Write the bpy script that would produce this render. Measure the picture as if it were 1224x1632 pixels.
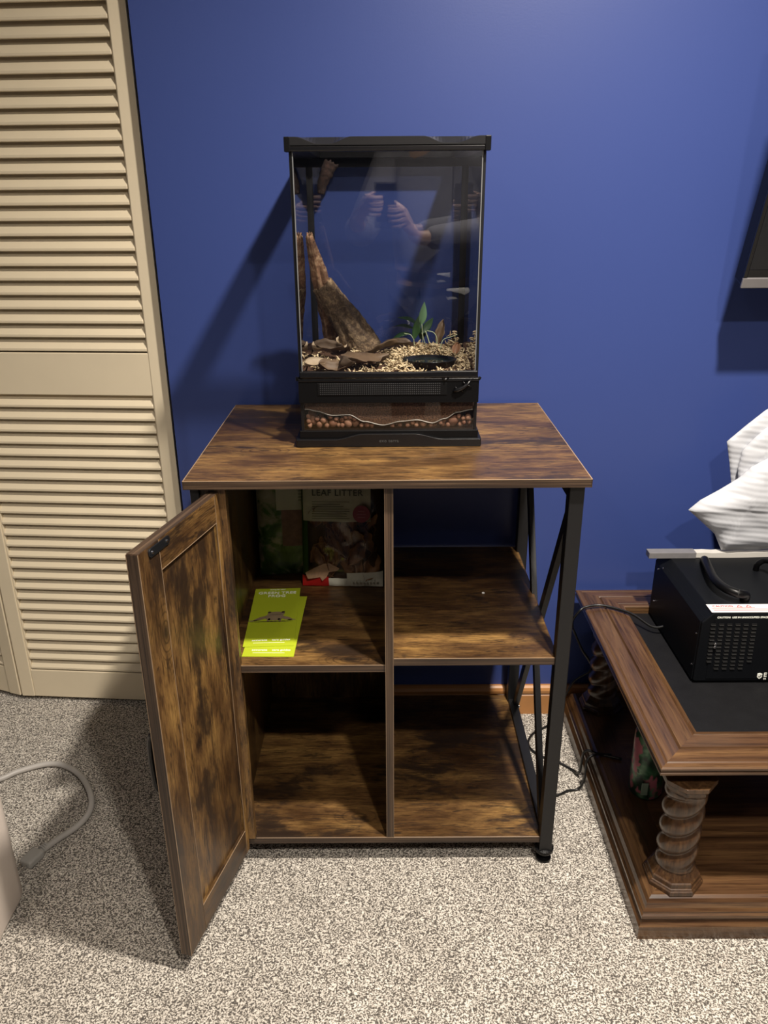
import bpy, bmesh, math, random
from mathutils import Vector, Matrix, noise
for o in list(bpy.data.objects): bpy.data.objects.remove(o, do_unlink=True)
SC = bpy.context.scene
COL = SC.collection
R = math.radians
# ------------------------------------------------------------------ camera
cam_d = bpy.data.cameras.new('camera'); cam = bpy.data.objects.new('camera', cam_d); COL.objects.link(cam)
ROT = Matrix(((1.0, .0062, .0061), (.0024, .3738, -.9275), (-.0080, .9275, .3737)))
def _rot(pitch, yaw, roll):
    return Matrix.Rotation(yaw, 3, 'Z') @ Matrix.Rotation(math.pi / 2 - pitch, 3, 'X') @ Matrix.Rotation(roll, 3, 'Z')
ROT = _rot(.3830, .0044, -.0077)
CAM = Vector((-.0009, -1.7451, 1.2686))
cam.matrix_world = Matrix.Translation(CAM) @ ROT.to_4x4()
cam_d.sensor_fit = 'HORIZONTAL'; cam_d.sensor_width = 36; cam_d.lens = 1267.4 / 1224 * 36
cam_d.clip_start = .02; cam_d.clip_end = 50
SC.camera = cam
# ------------------------------------------------------------------ world, lights, exposure
SC.view_settings.view_transform = 'Standard'; SC.view_settings.look = 'None'
SC.view_settings.gamma = 1; SC.view_settings.use_curve_mapping = False
SC.view_settings.exposure = 0.82
w = bpy.data.worlds.new('world'); SC.world = w; w.use_nodes = True
w.node_tree.nodes['Background'].inputs[0].default_value = (1, .93, .85, 1)
w.node_tree.nodes['Background'].inputs[1].default_value = .012
def lamp(name, loc, power, radius, color, spread=R(150)):
    d = bpy.data.lights.new(name, 'AREA'); d.shape = 'DISK'; d.size = radius * 2; d.energy = power; d.color = color; d.spread = spread
    o = bpy.data.objects.new(name, d); COL.objects.link(o); o.location = loc; return o
WARM = (1, .91, .80)
lamp('ceiling_lamp', (.50, -.98, 2.36), 33, .045, WARM)
lamp('ceiling_lamp', (.48, -2.10, 2.36), 19, .05, WARM)
lamp('ceiling_lamp', (-.9, -2.3, 2.36), 5, .07, (1, .9, .8))
lamp('ceiling_lamp', (.50, -3.2, 2.36), 2.5, .07, WARM)

# ------------------------------------------------------------------ material helpers
MATS = {}
class NT:
    def __init__(s, name):
        s.m = bpy.data.materials.new(name); s.m.use_nodes = True; s.t = s.m.node_tree; s.n = s.t.nodes; s.l = s.t.links
        s.b = s.n['Principled BSDF']; s.out = s.n['Material Output']; MATS[name] = s.m
    def add(s, typ, **k):
        x = s.n.new(typ)
        for a, v in k.items():
            if a.startswith('i_'):
                key = a[2:]; key = int(key) if key.isdigit() else key.replace('_', ' ')
                x.inputs[key].default_value = v
            else: setattr(x, a, v)
        return x
    def link(s, a, b): s.l.new(a, b)
    def coord(s, scale=(1, 1, 1), rot=(0, 0, 0), kind='Object'):
        c = s.add('ShaderNodeTexCoord'); m = s.add('ShaderNodeMapping'); m.inputs['Scale'].default_value = scale
        m.inputs['Rotation'].default_value = rot
        s.link(c.outputs[kind], m.inputs[0]); return m.outputs[0]
    def noise(s, vec, scale, detail=4, rough=.6, dist=0):
        x = s.add('ShaderNodeTexNoise'); x.inputs['Scale'].default_value = scale; x.inputs['Detail'].default_value = detail
        x.inputs['Roughness'].default_value = rough; x.inputs['Distortion'].default_value = dist
        s.link(vec, x.inputs['Vector']); return x.outputs['Fac']
    def ramp(s, fac, stops):
        x = s.add('ShaderNodeValToRGB'); e = x.color_ramp.elements
        while len(e) < len(stops): e.new(.5)
        for q, (p, c) in zip(e, stops):
            q.position = p; q.color = (c[0], c[1], c[2], 1) if hasattr(c, '__len__') else (c, c, c, 1)
        s.link(fac, x.inputs[0]); return x.outputs[0]
    def mix(s, fac, a, b, mode='MIX'):
        x = s.add('ShaderNodeMix', data_type='RGBA', blend_type=mode)
        for v, i in ((fac, 0), (a, 6), (b, 7)):
            if hasattr(v, 'is_output') or isinstance(v, bpy.types.NodeSocket): s.link(v, x.inputs[i])
            else: x.inputs[i].default_value = v if i == 0 else (v[0], v[1], v[2], 1)
        return x.outputs[2]
    def math(s, op, a, b=0):
        x = s.add('ShaderNodeMath', operation=op)
        for v, i in ((a, 0), (b, 1)):
            if isinstance(v, bpy.types.NodeSocket): s.link(v, x.inputs[i])
            else: x.inputs[i].default_value = v
        return x.outputs[0]
    def bump(s, h, strength=.3, dist=.002):
        x = s.add('ShaderNodeBump'); x.inputs['Strength'].default_value = strength; x.inputs['Distance'].default_value = dist
        s.link(h, x.inputs['Height']); s.link(x.outputs[0], s.b.inputs['Normal'])
    def base(s, c):
        if isinstance(c, bpy.types.NodeSocket): s.link(c, s.b.inputs['Base Color'])
        else: s.b.inputs['Base Color'].default_value = (c[0], c[1], c[2], 1)
    def rough(s, r):
        if isinstance(r, bpy.types.NodeSocket): s.link(r, s.b.inputs['Roughness'])
        else: s.b.inputs['Roughness'].default_value = r

def plain(name, col, rough=.5, metal=0, var=.12, nscale=40, bump=0, bscale=200, spec=.5):
    n = NT(name); v = n.coord()
    f = n.noise(v, nscale, 3)
    c = n.mix(f, [x * (1 - var) for x in col], [min(1, x * (1 + var)) for x in col]); n.base(c); n.rough(rough)
    n.b.inputs['Metallic'].default_value = metal; n.b.inputs['Specular IOR Level'].default_value = spec
    if bump: n.bump(n.noise(v, bscale, 3), bump, .001)
    return n.m

def rustic(name, axis, seed=0):
    """printed rustic brown board: grain along axis, dark smoky patches, knots"""
    n = NT(name)
    st = [10, 10, 10]; st[axis] = 2.6
    sf = [230, 230, 230]; sf[axis] = 16
    sk = [2.0, 2.0, 2.0]; sk[axis] = 1.0
    c = n.add('ShaderNodeTexCoord'); ad = n.add('ShaderNodeVectorMath', operation='ADD'); ad.inputs[1].default_value = (seed * 1.37, seed * 2.11, seed * .73)
    n.link(c.outputs['Object'], ad.inputs[0])
    def mp(sc):
        m = n.add('ShaderNodeMapping'); m.inputs['Scale'].default_value = sc; n.link(ad.outputs[0], m.inputs[0]); return m.outputs[0]
    # knots: dark hearts with ring lines around them, bending the grain
    vk = n.add('ShaderNodeTexVoronoi'); vk.inputs['Scale'].default_value = 3.1; n.link(mp(sk), vk.inputs['Vector'])
    kd = vk.outputs['Distance']
    heart = n.ramp(kd, [(0, 1), (.035, .95), (.06, .25), (.09, 0)])
    halo = n.ramp(kd, [(0, 1), (.12, .8), (.24, 0)])
    wob = n.noise(mp([x * .6 for x in st]), 1.5, 4, .6, .3)
    rings = n.ramp(n.math('SINE', n.math('ADD', n.math('MULTIPLY', kd, 150), n.math('MULTIPLY', wob, 9))), [(.55, 0), (.95, 1)])
    crack = n.ramp(n.noise(mp([x * (.55 if k != axis else .8) for k, x in enumerate(sf)]), 1.0, 3, .6, 1.5), [(.575, 0), (.64, 1)])
    fine = n.noise(mp(sf), 1.4, 5, .7, .6)
    mid = n.noise(mp(st), 2.6, 9, .74, .25)
    zone = n.noise(mp([x ** .45 for x in st]), 1.6, 3, .5, .3)
    blot = n.noise(mp([x ** .62 for x in st]), 2.1, 9, .66, .2)
    base = n.ramp(mid, [(.30, (.034, .018, .0085)), (.44, (.082, .043, .018)), (.54, (.145, .080, .029)), (.68, (.235, .138, .048))])
    base = n.mix(1.0, base, n.ramp(zone, [(.36, (.50, .45, .42)), (.52, (1, .98, .95)), (.66, (1.55, 1.55, 1.35))]), 'MULTIPLY')
    fr = n.ramp(fine, [(.34, (.42, .40, .38)), (.46, (.88, .87, .85)), (.58, (1.1, 1.1, 1.08)), (.7, (1.5, 1.45, 1.35))])
    base = n.mix(1.0, base, fr, 'MULTIPLY')
    base = n.mix(n.math('MULTIPLY', crack, .7), base, (.016, .010, .007))
    dk = n.ramp(blot, [(.36, .96), (.415, .75), (.445, .22), (.49, 0)])
    base = n.mix(dk, base, (.020, .012, .008))
    base = n.mix(n.math('MULTIPLY', n.math('MULTIPLY', rings, halo), .7), base, (.022, .012, .006))
    base = n.mix(n.math('MULTIPLY', heart, .9), base, (.012, .008, .006))
    n.base(base); n.rough(n.ramp(mid, [(.3, .30), (.7, .44)]))
    n.b.inputs['Specular IOR Level'].default_value = .45
    n.bump(fine, .12, .0008)
    return n.m
def banded(name, axis, nrm):
    """edge tape: reddish brown with fine lines along axis"""
    n = NT(name); s = [330, 330, 330]; s[axis] = 3; 
    f = n.noise(n.coord(tuple(s)), 1.0, 3, .6)
    s2 = [60, 60, 60]; s2[axis] = 9
    g = n.noise(n.coord(tuple(s2)), 1.0, 3)
    c = n.ramp(f, [(.34, (.020, .012, .008)), (.5, (.052, .031, .019)), (.62, (.10, .063, .038))])
    c = n.mix(.5, c, n.ramp(g, [(.3, (.6, .6, .6)), (.7, (1.2, 1.15, 1.1))]), 'MULTIPLY'); n.base(c); n.rough(.45); return n.m
def oak(name, axis, tint=1.0):
    n = NT(name); s = [26, 26, 26]; s[axis] = 1.1
    v = n.coord(tuple(s)); f = n.noise(v, 1.6, 5, .65, 1.0)
    s2 = [90, 90, 90]; s2[axis] = 4; p = n.noise(n.coord(tuple(s2)), 2.4, 3, .7)
    c = n.ramp(f, [(.3, (.036 * tint, .017 * tint, .008 * tint)), (.5, (.088 * tint, .043 * tint, .019 * tint)), (.72, (.165 * tint, .088 * tint, .036 * tint))])
    c = n.mix(.75, c, n.ramp(p, [(.36, (.45, .4, .36)), (.5, (1, 1, 1)), (.7, (1.15, 1.12, 1.1))]), 'MULTIPLY')
    n.base(c); n.rough(.3); n.bump(p, .10, .0008); n.b.inputs['Coat Weight'].default_value = .25; n.b.inputs['Coat Roughness'].default_value = .25
    return n.m

RX, RY, RZ = rustic('rustic_board_x', 0, 0), rustic('rustic_board_y', 1, 3), rustic('rustic_board_z', 2, 5)
RX2 = rustic('rustic_board_shelf', 0, 7); RX3 = rustic('rustic_board_bottom', 0, 12)
EX, EZ, EY = banded('edge_tape_x', 0, 1), banded('edge_tape_z', 2, 1), banded('edge_tape_y', 1, 1)
OX, OY, OZ = oak('oak_x', 0, .88), oak('oak_y', 1, .8), oak('oak_column', 2, .6)
PALE = plain('pale_edge_line', (.27, .185, .115), .4)
METAL = plain('black_powder_steel', (.009, .009, .010), .38, .0, .1, 60, .15, 900, .38)
BLK = plain('black_plastic', (.0035, .0035, .004), .36, 0, .1, 60, .08, 600, .2)
BLKG = plain('black_gloss_plastic', (.005, .005, .006), .24, 0, .1, 40, 0, 200, .5)
CREAM = plain('cream_door_paint', (.72, .625, .455), .42, 0, .05, 9, .06, 60)
CHROME = plain('chrome', (.7, .7, .72), .2, 1)
def wallmat():
    n = NT('blue_wall_paint'); v = n.coord()
    f = n.noise(v, 1.3, 3); c = n.mix(f, (.034, .058, .212), (.039, .065, .228)); n.base(c); n.rough(.38)
    n.b.inputs['Specular IOR Level'].default_value = .45
    n.bump(n.noise(v, 260, 3, .6), .10, .0008); return n.m
WALL = wallmat()
def carpetmat():
    n = NT('speckled_carpet'); v = n.coord()
    d = n.add('ShaderNodeTexNoise'); d.inputs['Scale'].default_value = 60; n.link(v, d.inputs['Vector'])
    vv = n.add('ShaderNodeVectorMath', operation='MULTIPLY_ADD'); vv.inputs[1].default_value = (.010, .010, .010)
    n.link(d.outputs['Color'], vv.inputs[0]); n.link(v, vv.inputs[2])
    f = n.noise(vv.outputs[0], 330, 2.5, .6); g = n.noise(v, 7, 4, .6); h = n.noise(v, 420, 2)
    c = n.ramp(f, [(.36, (.060, .051, .043)), (.47, (.155, .135, .112)), (.52, (.55, .50, .43)), (.60, (.82, .77, .69))])
    c = n.mix(1.0, c, n.ramp(g, [(.3, (.86, .85, .84)), (.7, (1.08, 1.08, 1.08))]), 'MULTIPLY')
    n.base(c); n.rough(.95); n.b.inputs['Sheen Weight'].default_value = .1
    n.bump(n.math('ADD', f, n.math('MULTIPLY', h, .5)), .9, .006); return n.m
CARPET = carpetmat()
def glassmat(name, tint=(.97, .98, .98), gloss=1.0, rough=.0):
    n = NT(name); n.n.remove(n.b)
    tr = n.add('ShaderNodeBsdfTransparent'); tr.inputs[0].default_value = (*tint, 1)
    gl = n.add('ShaderNodeBsdfGlossy'); gl.inputs['Roughness'].default_value = rough
    fr = n.add('ShaderNodeFresnel'); fr.inputs[0].default_value = 1.5
    ge = n.add('ShaderNodeNewGeometry')   # thin pane: the inner side of the slab adds no second reflection
    mx = n.add('ShaderNodeMixShader'); n.link(n.math('MULTIPLY', n.math('MULTIPLY', fr.outputs[0], gloss), n.math('SUBTRACT', 1, ge.outputs['Backfacing'])), mx.inputs[0]); n.link(tr.outputs[0], mx.inputs[1]); n.link(gl.outputs[0], mx.inputs[2])
    n.link(mx.outputs[0], n.out.inputs[0]); return n.m
GLASS = glassmat('terrarium_glass', (.965, .97, .97), 2.2)
FILM = glassmat('clear_bag_film', (.96, .96, .94), .7, .10)

# ------------------------------------------------------------------ geometry helpers
class B:
    def __init__(s): s.v = []; s.f = []
    def add(s, vs, fs, M=None):
        k = len(s.v)
        for p in vs: s.v.append(M @ Vector(p) if M is not None else Vector(p))
        for f in fs: s.f.append(tuple(i + k for i in f))
        return s
    def box(s, x0, x1, y0, y1, z0, z1, M=None):
        vs = [(x, y, z) for x in (x0, x1) for y in (y0, y1) for z in (z0, z1)]
        return s.add(vs, [(0, 1, 3, 2), (4, 6, 7, 5), (0, 4, 5, 1), (2, 3, 7, 6), (0, 2, 6, 4), (1, 5, 7, 3)], M)
    def prism(s, pts, y0, y1, M=None):
        """outline in XZ extruded along y"""
        n = len(pts); vs = [(x, y0, z) for x, z in pts] + [(x, y1, z) for x, z in pts]
        return s.add(vs, [tuple(range(n)), tuple(range(2 * n - 1, n - 1, -1))] + [(i, i + n, (i + 1) % n + n, (i + 1) % n) for i in range(n)], M)
    def lathe(s, prof, cx=0, cy=0, seg=24, M=None, cap=True, sq=1.0):
        vs = []; fs = []
        for r, z in prof:
            for i in range(seg):
                a = 2 * math.pi * i / seg; vs.append((cx + r * math.cos(a), cy + r * math.sin(a) * sq, z))
        for j in range(len(prof) - 1):
            for i in range(seg):
                fs.append((j * seg + i, j * seg + (i + 1) % seg, (j + 1) * seg + (i + 1) % seg, (j + 1) * seg + i))
        if cap: fs.append(tuple(range(seg - 1, -1, -1))); fs.append(tuple((len(prof) - 1) * seg + i for i in range(seg)))
        return s.add(vs, fs, M)
    def tube(s, pts, r, seg=8, M=None, caps=True):
        pts = [Vector(p) for p in pts]; n = len(pts); vs = []; fs = []
        rr = r if hasattr(r, '__len__') else [r] * n
        up = Vector((0, 0, 1)); prev = None
        for i, p in enumerate(pts):
            t = (pts[min(i + 1, n - 1)] - pts[max(i - 1, 0)]).normalized()
            if prev is None: a = t.cross(up if abs(t.z) < .9 else Vector((1, 0, 0))).normalized()
            else: a = (prev - t * prev.dot(t)).normalized()
            prev = a; b = t.cross(a)
            for k in range(seg):
                an = 2 * math.pi * k / seg; vs.append(p + (a * math.cos(an) + b * math.sin(an)) * rr[i])
        for i in range(n - 1):
            for k in range(seg):
                fs.append((i * seg + k, i * seg + (k + 1) % seg, (i + 1) * seg + (k + 1) % seg, (i + 1) * seg + k))
        if caps: fs.append(tuple(range(seg - 1, -1, -1))); fs.append(tuple((n - 1) * seg + k for k in range(seg)))
        return s.add(vs, fs, M)
    def build(s, name, mat, parent=None, bevel=0, smooth=False, org=None, local=False, seg=2):
        off = Vector(org) if org is not None else (wloc(parent) if parent is not None and not local else Vector((0, 0, 0)))
        me = bpy.data.meshes.new(name); me.from_pydata([tuple(p - off) for p in s.v], [], s.f)
        bm = bmesh.new(); bm.from_mesh(me); bmesh.ops.recalc_face_normals(bm, faces=bm.faces); bm.to_mesh(me); bm.free()
        o = bpy.data.objects.new(name, me); COL.objects.link(o)
        me.materials.append(mat)
        if smooth: me.polygons.foreach_set('use_smooth', [True] * len(me.polygons))
        if bevel:
            b = o.modifiers.new('bevel', 'BEVEL'); b.width = bevel; b.segments = seg; b.limit_method = 'ANGLE'; b.angle_limit = R(40)
        if org is not None: o.location = org
        if parent is not None: o.parent = parent
        return o
def wloc(o):
    v = Vector((0, 0, 0))
    while o is not None: v += o.location; o = o.parent
    return v
def spline(pts, n=8):
    P = [Vector(p) for p in pts]; P = [P[0] * 2 - P[1]] + P + [P[-1] * 2 - P[-2]]; out = []
    for i in range(1, len(P) - 2):
        for k in range(n):
            t = k / n; a, b, c, d = P[i - 1:i + 3]
            out.append(.5 * ((2 * b) + (c - a) * t + (2 * a - 5 * b + 4 * c - d) * t * t + (3 * b - 3 * c + d - a) * t ** 3))
    out.append(P[-2]); return out
def empty(name, loc, rz=0):
    o = bpy.data.objects.new(name, None); COL.objects.link(o); o.location = loc; o.rotation_euler = (0, 0, rz); o.empty_display_size = .05; return o
def tag(o, label, cat, group=None, kind=None):
    o['label'] = label; o['category'] = cat
    if group: o['group'] = group
    if kind: o['kind'] = kind
    return o
def struct(o, label=None):
    o['kind'] = 'structure'
    if label: o['label'] = label
    return o
def text(body, size, mat, parent, M, name='lettering', align='CENTER', ext=.0003, spacing=1.0, shear=0):
    c = bpy.data.curves.new(name, 'FONT'); c.body = body; c.size = size; c.align_x = align; c.align_y = 'CENTER'; c.extrude = ext; c.space_character = spacing; c.shear = shear
    c.materials.append(mat); c.offset = size * .012
    tmp = bpy.data.objects.new(name, c); COL.objects.link(tmp); bpy.context.view_layer.update()
    me = bpy.data.meshes.new_from_object(tmp.evaluated_get(bpy.context.evaluated_depsgraph_get())); bpy.data.objects.remove(tmp); bpy.data.curves.remove(c)
    if not me.materials: me.materials.append(mat)
    o = bpy.data.objects.new(name, me); COL.objects.link(o); o.parent = parent; o.matrix_local = M; return o

# ================================================================== ROOM
X0, X1, Y0, H0 = -2.2, 2.6, -4.2, 2.4
struct(B().box(X0, X1, Y0, .9, -.05, 0).build('floor', CARPET), 'beige and brown speckled carpet')
struct(B().box(X0, X1, Y0, .9, H0, H0 + .05).build('ceiling', plain('white_ceiling', (.72, .70, .66), .9)))
struct(B().box(-.483, X1, 0, .11, 0, H0).build('wall_back', WALL), 'blue painted wall')
BEIGE = plain('beige_room_paint', (.50, .44, .36), .8); DIM = plain('dark_blue_far_wall', (.035, .045, .085), .7)
struct(B().box(X0, -1.75, 0, .11, 0, H0).build('wall_closet_side', WALL))
struct(B().box(-1.75, -.483, 0, .11, 2.05, H0).build('wall_closet_header', WALL))
struct(B().box(X0, -.40, .80, .9, 0, H0).build('wall_closet_back', BEIGE))
struct(B().box(-.483, -.40, .11, .80, 0, H0).build('wall_closet_right', BEIGE))
struct(B().box(X0 - .05, X0, Y0, .9, 0, H0).build('wall_left', DIM))
struct(B().box(X1, X1 + .05, Y0, .9, 0, H0).build('wall_right', DIM))
struct(B().box(X0, X1, Y0 - .05, Y0, 0, H0).build('wall_front', DIM))
# orange wood baseboard with a rounded bead on top
pf = [(0, 0), (-.014, 0), (-.014, .056), (-.010, .060), (-.0155, .064), (-.0165, .072), (-.013, .079), (-.007, .083), (0, .083)]
bb = B(); n = len(pf); vs = [(-.47, y, z) for y, z in pf] + [(X1, y, z) for y, z in pf]
bb.add(vs, [tuple(range(n)), tuple(range(2 * n - 1, n - 1, -1))] + [(i, (i + 1) % n, (i + 1) % n + n, i + n) for i in range(n)])
nm = plain('baseboard_wood', (.40, .185, .062), .35, 0, .25, 12)
struct(bb.build('baseboard_back', nm), 'honey brown wooden baseboard with a rounded bead')

# ---- louvred bifold closet doors
def louvre(name, O, ang, width, stile_n, label):
    """O: right lower corner of the front face; runs left at ang"""
    root = empty(name, (O[0], O[1], .012), ang); struct(root, label)
    T = .028; top = 2.0; s = .0355
    def part(b, nm, bev=.002): return b.build(nm, CREAM, root, bev, local=True)
    # local: x from 0 to -width, front face y=0, back y=T ; z from 0
    part(B().box(-s - .002, 0, 0, .014, 0, top), 'stile'); part(B().box(-width, -width + s, 0, T, 0, top), 'stile')
    for xx in (-s - .0045, -width + s): part(B().box(xx, xx + .0045, .003, T - .003, .08, top), 'stile_bead', .001)
    for z0, z1 in ((0, .083), (.829, .926), (top - .06, top)): part(B().box(-width + s, -s, .0015, T - .002, z0, z1), 'rail')
    zs = [.083 + .0297 * i + .004 for i in range(25)] + [.926 + .0305 * i + .004 for i in range(33)]
    sl = None
    for z in zs:
        if z > top - .09: break
        if sl is None:
            th = .0055; # bottom edge forward, top edge back
            p = [(.0015, 0), (.0015, th), (.0225, .034), (.0265, .034), (.0265, .031), (.006, -.001)]
            x0, x1 = -width + s + .0045, -s - .0045; b = B(); m = len(p)
            b.add([(x0, y, zz) for y, zz in p] + [(x1, y, zz) for y, zz in p], [tuple(range(m)), tuple(range(2 * m - 1, m - 1, -1))] + [(i, (i + 1) % m, (i + 1) % m + m, i + m) for i in range(m)])
            sl = b.build('slat', CREAM, root, .0012, local=True); o = sl
        else:
            o = sl.copy(); COL.objects.link(o); o.parent = root
        o.location = (0, 0, z)
    return root
louvre('door_1', (-.4945, .0250), -.0717, .4963, 1, 'cream louvred closet door panel beside the blue wall')
louvre('door_2', (-.9950, .0620), R(-20), .4963, 1, 'cream louvred closet door panel folding away at the left edge')
# ================================================================== CABINET
W0, W1, YF, YB, H, TT = -.3358, .3344, -.521, -.016, .8312, .0148
cab = tag(empty('storage_cabinet', (0, -.27, 0)), 'rustic brown wooden cabinet with open door and black metal side frames under the glass tank', 'cabinet')
def band(x0, x1, y0, y1, z0, z1, mat, par, nm='edge_band'): return B().box(x0, x1, y0, y1, z0, z1).build(nm, mat, par, .0004)
top = B().box(W0, W1, YF + .001, YB, H - TT, H).build('top_board', RX, cab, .0006)
band(W0, W1, YF, YF + .0012, H - TT, H - .0009, EX, top); band(W0, W1, YF - .0002, YF + .0012, H - .0012, H + .0001, PALE, top, 'edge_line')
for a, b_ in ((W0 - .0008, W0 + .0012), (W1 - .0012, W1 + .0008)):
    band(a, b_, YF, YB, H - TT, H - .001, EY, top); band(a, b_, YF, YB, H - .001, H + .0001, PALE, top, 'edge_line')
zf = -.505
bp = B().box(-.312, .3045, zf, -.02, .0490, .0637).build('bottom_board', RX3, cab, .0006)
band(-.285, .3045, zf - .001, zf, .0490, .0628, EX, bp); band(-.268, .3045, zf - .0012, zf, .0626, .0638, PALE, bp, 'edge_line')
sr = B().box(.0092, .3065, zf, -.018, .4672, .4822).build('shelf', RX2, cab, .0006)
band(.0092, .3065, zf - .001, zf, .4672, .4812, EX, sr); band(.0092, .3065, zf - .0012, zf, .4812, .4823, PALE, sr, 'edge_line')
band(.3065, .3075, zf, -.018, .4672, .4822, EY, sr)
slf = B().box(-.298, -.006, zf + .004, -.03, .4512, .4662).build('shelf', RX2, cab, .0006)
band(-.298, -.006, zf + .003, zf + .004, .4512, .4652, EX, slf); band(-.298, -.006, zf + .0028, zf + .004, .4652, .4663, PALE, slf, 'edge_line')
dv = B().box(-.006, .009, zf, -.02, .0637, H - TT).build('divider_panel', RZ, cab, .0006)
band(-.006, .009, zf - .001, zf, .0637, H - TT, EZ, dv)
for xx in (-.006, .0082): band(xx, xx + .0008, zf - .0012, zf, .0637, H - TT, PALE, dv, 'edge_line')
lp = B().box(-.313, -.298, zf, -.02, .0637, H - TT).build('side_panel', RZ, cab, .0006)
B().box(-.298, -.006, -.028, -.020, .0637, H - TT).build('back_panel', RZ, cab)
fs = B().box(-.2985, -.270, -.509, -.490, .0637, H - TT).build('hinge_post', RZ, cab, .0008)
# steel side frames
def side_frame(xs, xo):
    xa, xb = min(xs, xo), max(xs, xo)
    yf0, yf1, yb0, yb1 = -.511, -.486, -.050, -.025
    for y0, y1 in ((yf0, yf1), (yb0, yb1)):
        lg = B().box(xa, xb, y0, y1, .030, H - TT).build('leg', METAL, cab, .0015)
        cx, cy = (xa + xb) / 2, (y0 + y1) / 2
        B().lathe([(.017, .022), (.019, .026), (.019, .031), (.012, .033)], cx, cy, 20).build('foot_plate', BLK, lg)
        B().lathe([(.0045, .006), (.0045, .024)], cx, cy, 12).build('levelling_bolt', CHROME, lg, smooth=True)
        B().lathe([(.013, 0), (.015, .002), (.015, .006), (.006, .009)], cx, cy, 20).build('foot_pad', BLK, lg)
    B().box(xa, xb, yf1, yb0, .790, .812).build('top_rail', METAL, cab, .001)
    B().box(xa + .002, xb - .002, yf1, yb0, .050, .072).build('bottom_rail', METAL, cab, .001)
    def bar(y0, z0, y1, z1, dx):
        a, b = Vector((0, y0, z0)), Vector((0, y1, z1)); t = (b - a).normalized(); nn = Vector((0, -t.z, t.y)) * .0105
        xm = (xa + xb) / 2 + dx; bq = B(); h = .0058
        vs = [p + q + Vector((xm + s * h, 0, 0)) for s in (-1, 1) for p, q in ((a, -nn), (a, nn), (b, nn), (b, -nn))]
        bq.add(vs, [(0, 1, 2, 3), (7, 6, 5, 4), (0, 4, 5, 1), (1, 5, 6, 2), (2, 6, 7, 3), (3, 7, 4, 0)]); return bq.build('cross_bar', METAL, cab, .0006)
    b1 = bar(-.480, .800, -.062, .066, .0062); bar(-.058, .800, -.484, .080, -.0062)
    B().lathe([(.004, 0), (.004, .003), (.002, .004)], 0, 0, 12, M=Matrix.Translation(((xa + xb) / 2 + (.012 if xo > 0 else -.012), -.07, .064)) @ Matrix.Rotation(R(-90 if xo < 0 else 90), 4, 'Y')).build('bolt', CHROME, b1, smooth=True)
side_frame(.3017, .3267); side_frame(-.3381 + .010, -.3131 )
# door
DA = -1.8223
hinge = Vector((-.2818, -.511, .0425))
dr = B().box(0, .252, -.005, .013, 0, .7645)
# door: local x along width, local +y = inner face side (towards camera right)
M = Matrix.Rotation(DA, 4, 'Z')
door = empty('cabinet_door', (0, 0, 0)); door.parent = cab; door.location = hinge - wloc(cab); door.rotation_euler = (0, 0, DA)
ZT = .7645
RZd = rustic('rustic_door_upright', 2, 21); RXd = rustic('rustic_door_rail', 0, 25)
def dpart(b, nm, mat, par=None, bev=.0006):
    return b.build(nm, mat, door, bev, local=True)
dpart(B().box(.012, .200, -.012, -.006, .04, ZT - .04), 'panel', rustic('rustic_door_panel', 2, 31))
dpart(B().box(0, .0135, -.018, 0, 0, ZT), 'hinge_stile', RZd)
dpart(B().box(.196, .2512, -.018, 0, 0, ZT), 'free_stile', RZd)
dpart(B().box(.0135, .196, -.018, 0, ZT - .048, ZT), 'top_rail', RXd)
dpart(B().box(.0135, .196, -.018, 0, 0, .057), 'bottom_rail', RXd)
dpart(B().box(.2512, .2522, -.018, 0, 0, ZT), 'edge_band', EZ, bev=.0003)
dpart(B().box(.0, .2512, -.018, 0, ZT, ZT + .001), 'edge_band', EX, bev=.0003)
for a in (-.0186, -.0003): dpart(B().box(.2514, .2526, a, a + .0009, 0, ZT), 'edge_line', PALE, bev=0)
dpart(B().box(.1951, .1961, -.0008, .0003, .057, ZT - .048), 'edge_line', PALE, bev=0)
dpart(B().box(.1951, .1961, -.0008, .0003, ZT - .048, ZT), 'edge_line', PALE, bev=0)
dpart(B().box(.0135, .196, -.0008, .0003, ZT - .0487, ZT - .0478), 'edge_line', PALE, bev=0)
dpart(B().box(.0132, .0140, -.0008, .0003, 0, ZT), 'edge_line', PALE, bev=0)
dpart(B().box(.0135, .196, -.0008, .0003, .0565, .0574), 'edge_line', PALE, bev=0)
# magnet plate: rounded flat bar
pl = [(.167 + .007 * (1 - math.cos(a)), .7545 + .007 * math.sin(a)) for a in [R(x) for x in range(-90, 91, 18)]]
pl = [(.174 - .007 * math.cos(R(t)), .7545 + .007 * math.sin(R(t))) for t in range(-90, 91, 15)] + [(.219 + .007 * math.cos(R(t)), .7545 + .007 * math.sin(R(t))) for t in range(90, -91, -15)]
mg = dpart(B().prism(pl, 0, .0022), 'magnet_plate', plain('dark_magnet_steel', (.045, .048, .055), .3, .8), bev=.0005)
for xx in (.176, .217):
    dpart(B().lathe([(.0025, 0), (.0025, .0012), (.001, .0016)], 0, 0, 12, M=Matrix.Translation((xx, .002, .7545)) @ Matrix.Rotation(R(-90), 4, 'X')), 'screw', CHROME, bev=0)
# door handle on the far face
dpart(B().tube(spline([(.225, -.018, .33), (.225, -.04, .34), (.225, -.04, .43), (.225, -.018, .44)], 5), .005, 8), 'handle', METAL, bev=0)
# white magnetic catch under the top board
B().box(-.0735 - .03, -.0735 + .0, YF + .012, YF + .03, H - TT - .004, H - TT).build('magnet_catch', plain('white_plastic', (.75, .74, .7), .4), cab, .0005)
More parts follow.
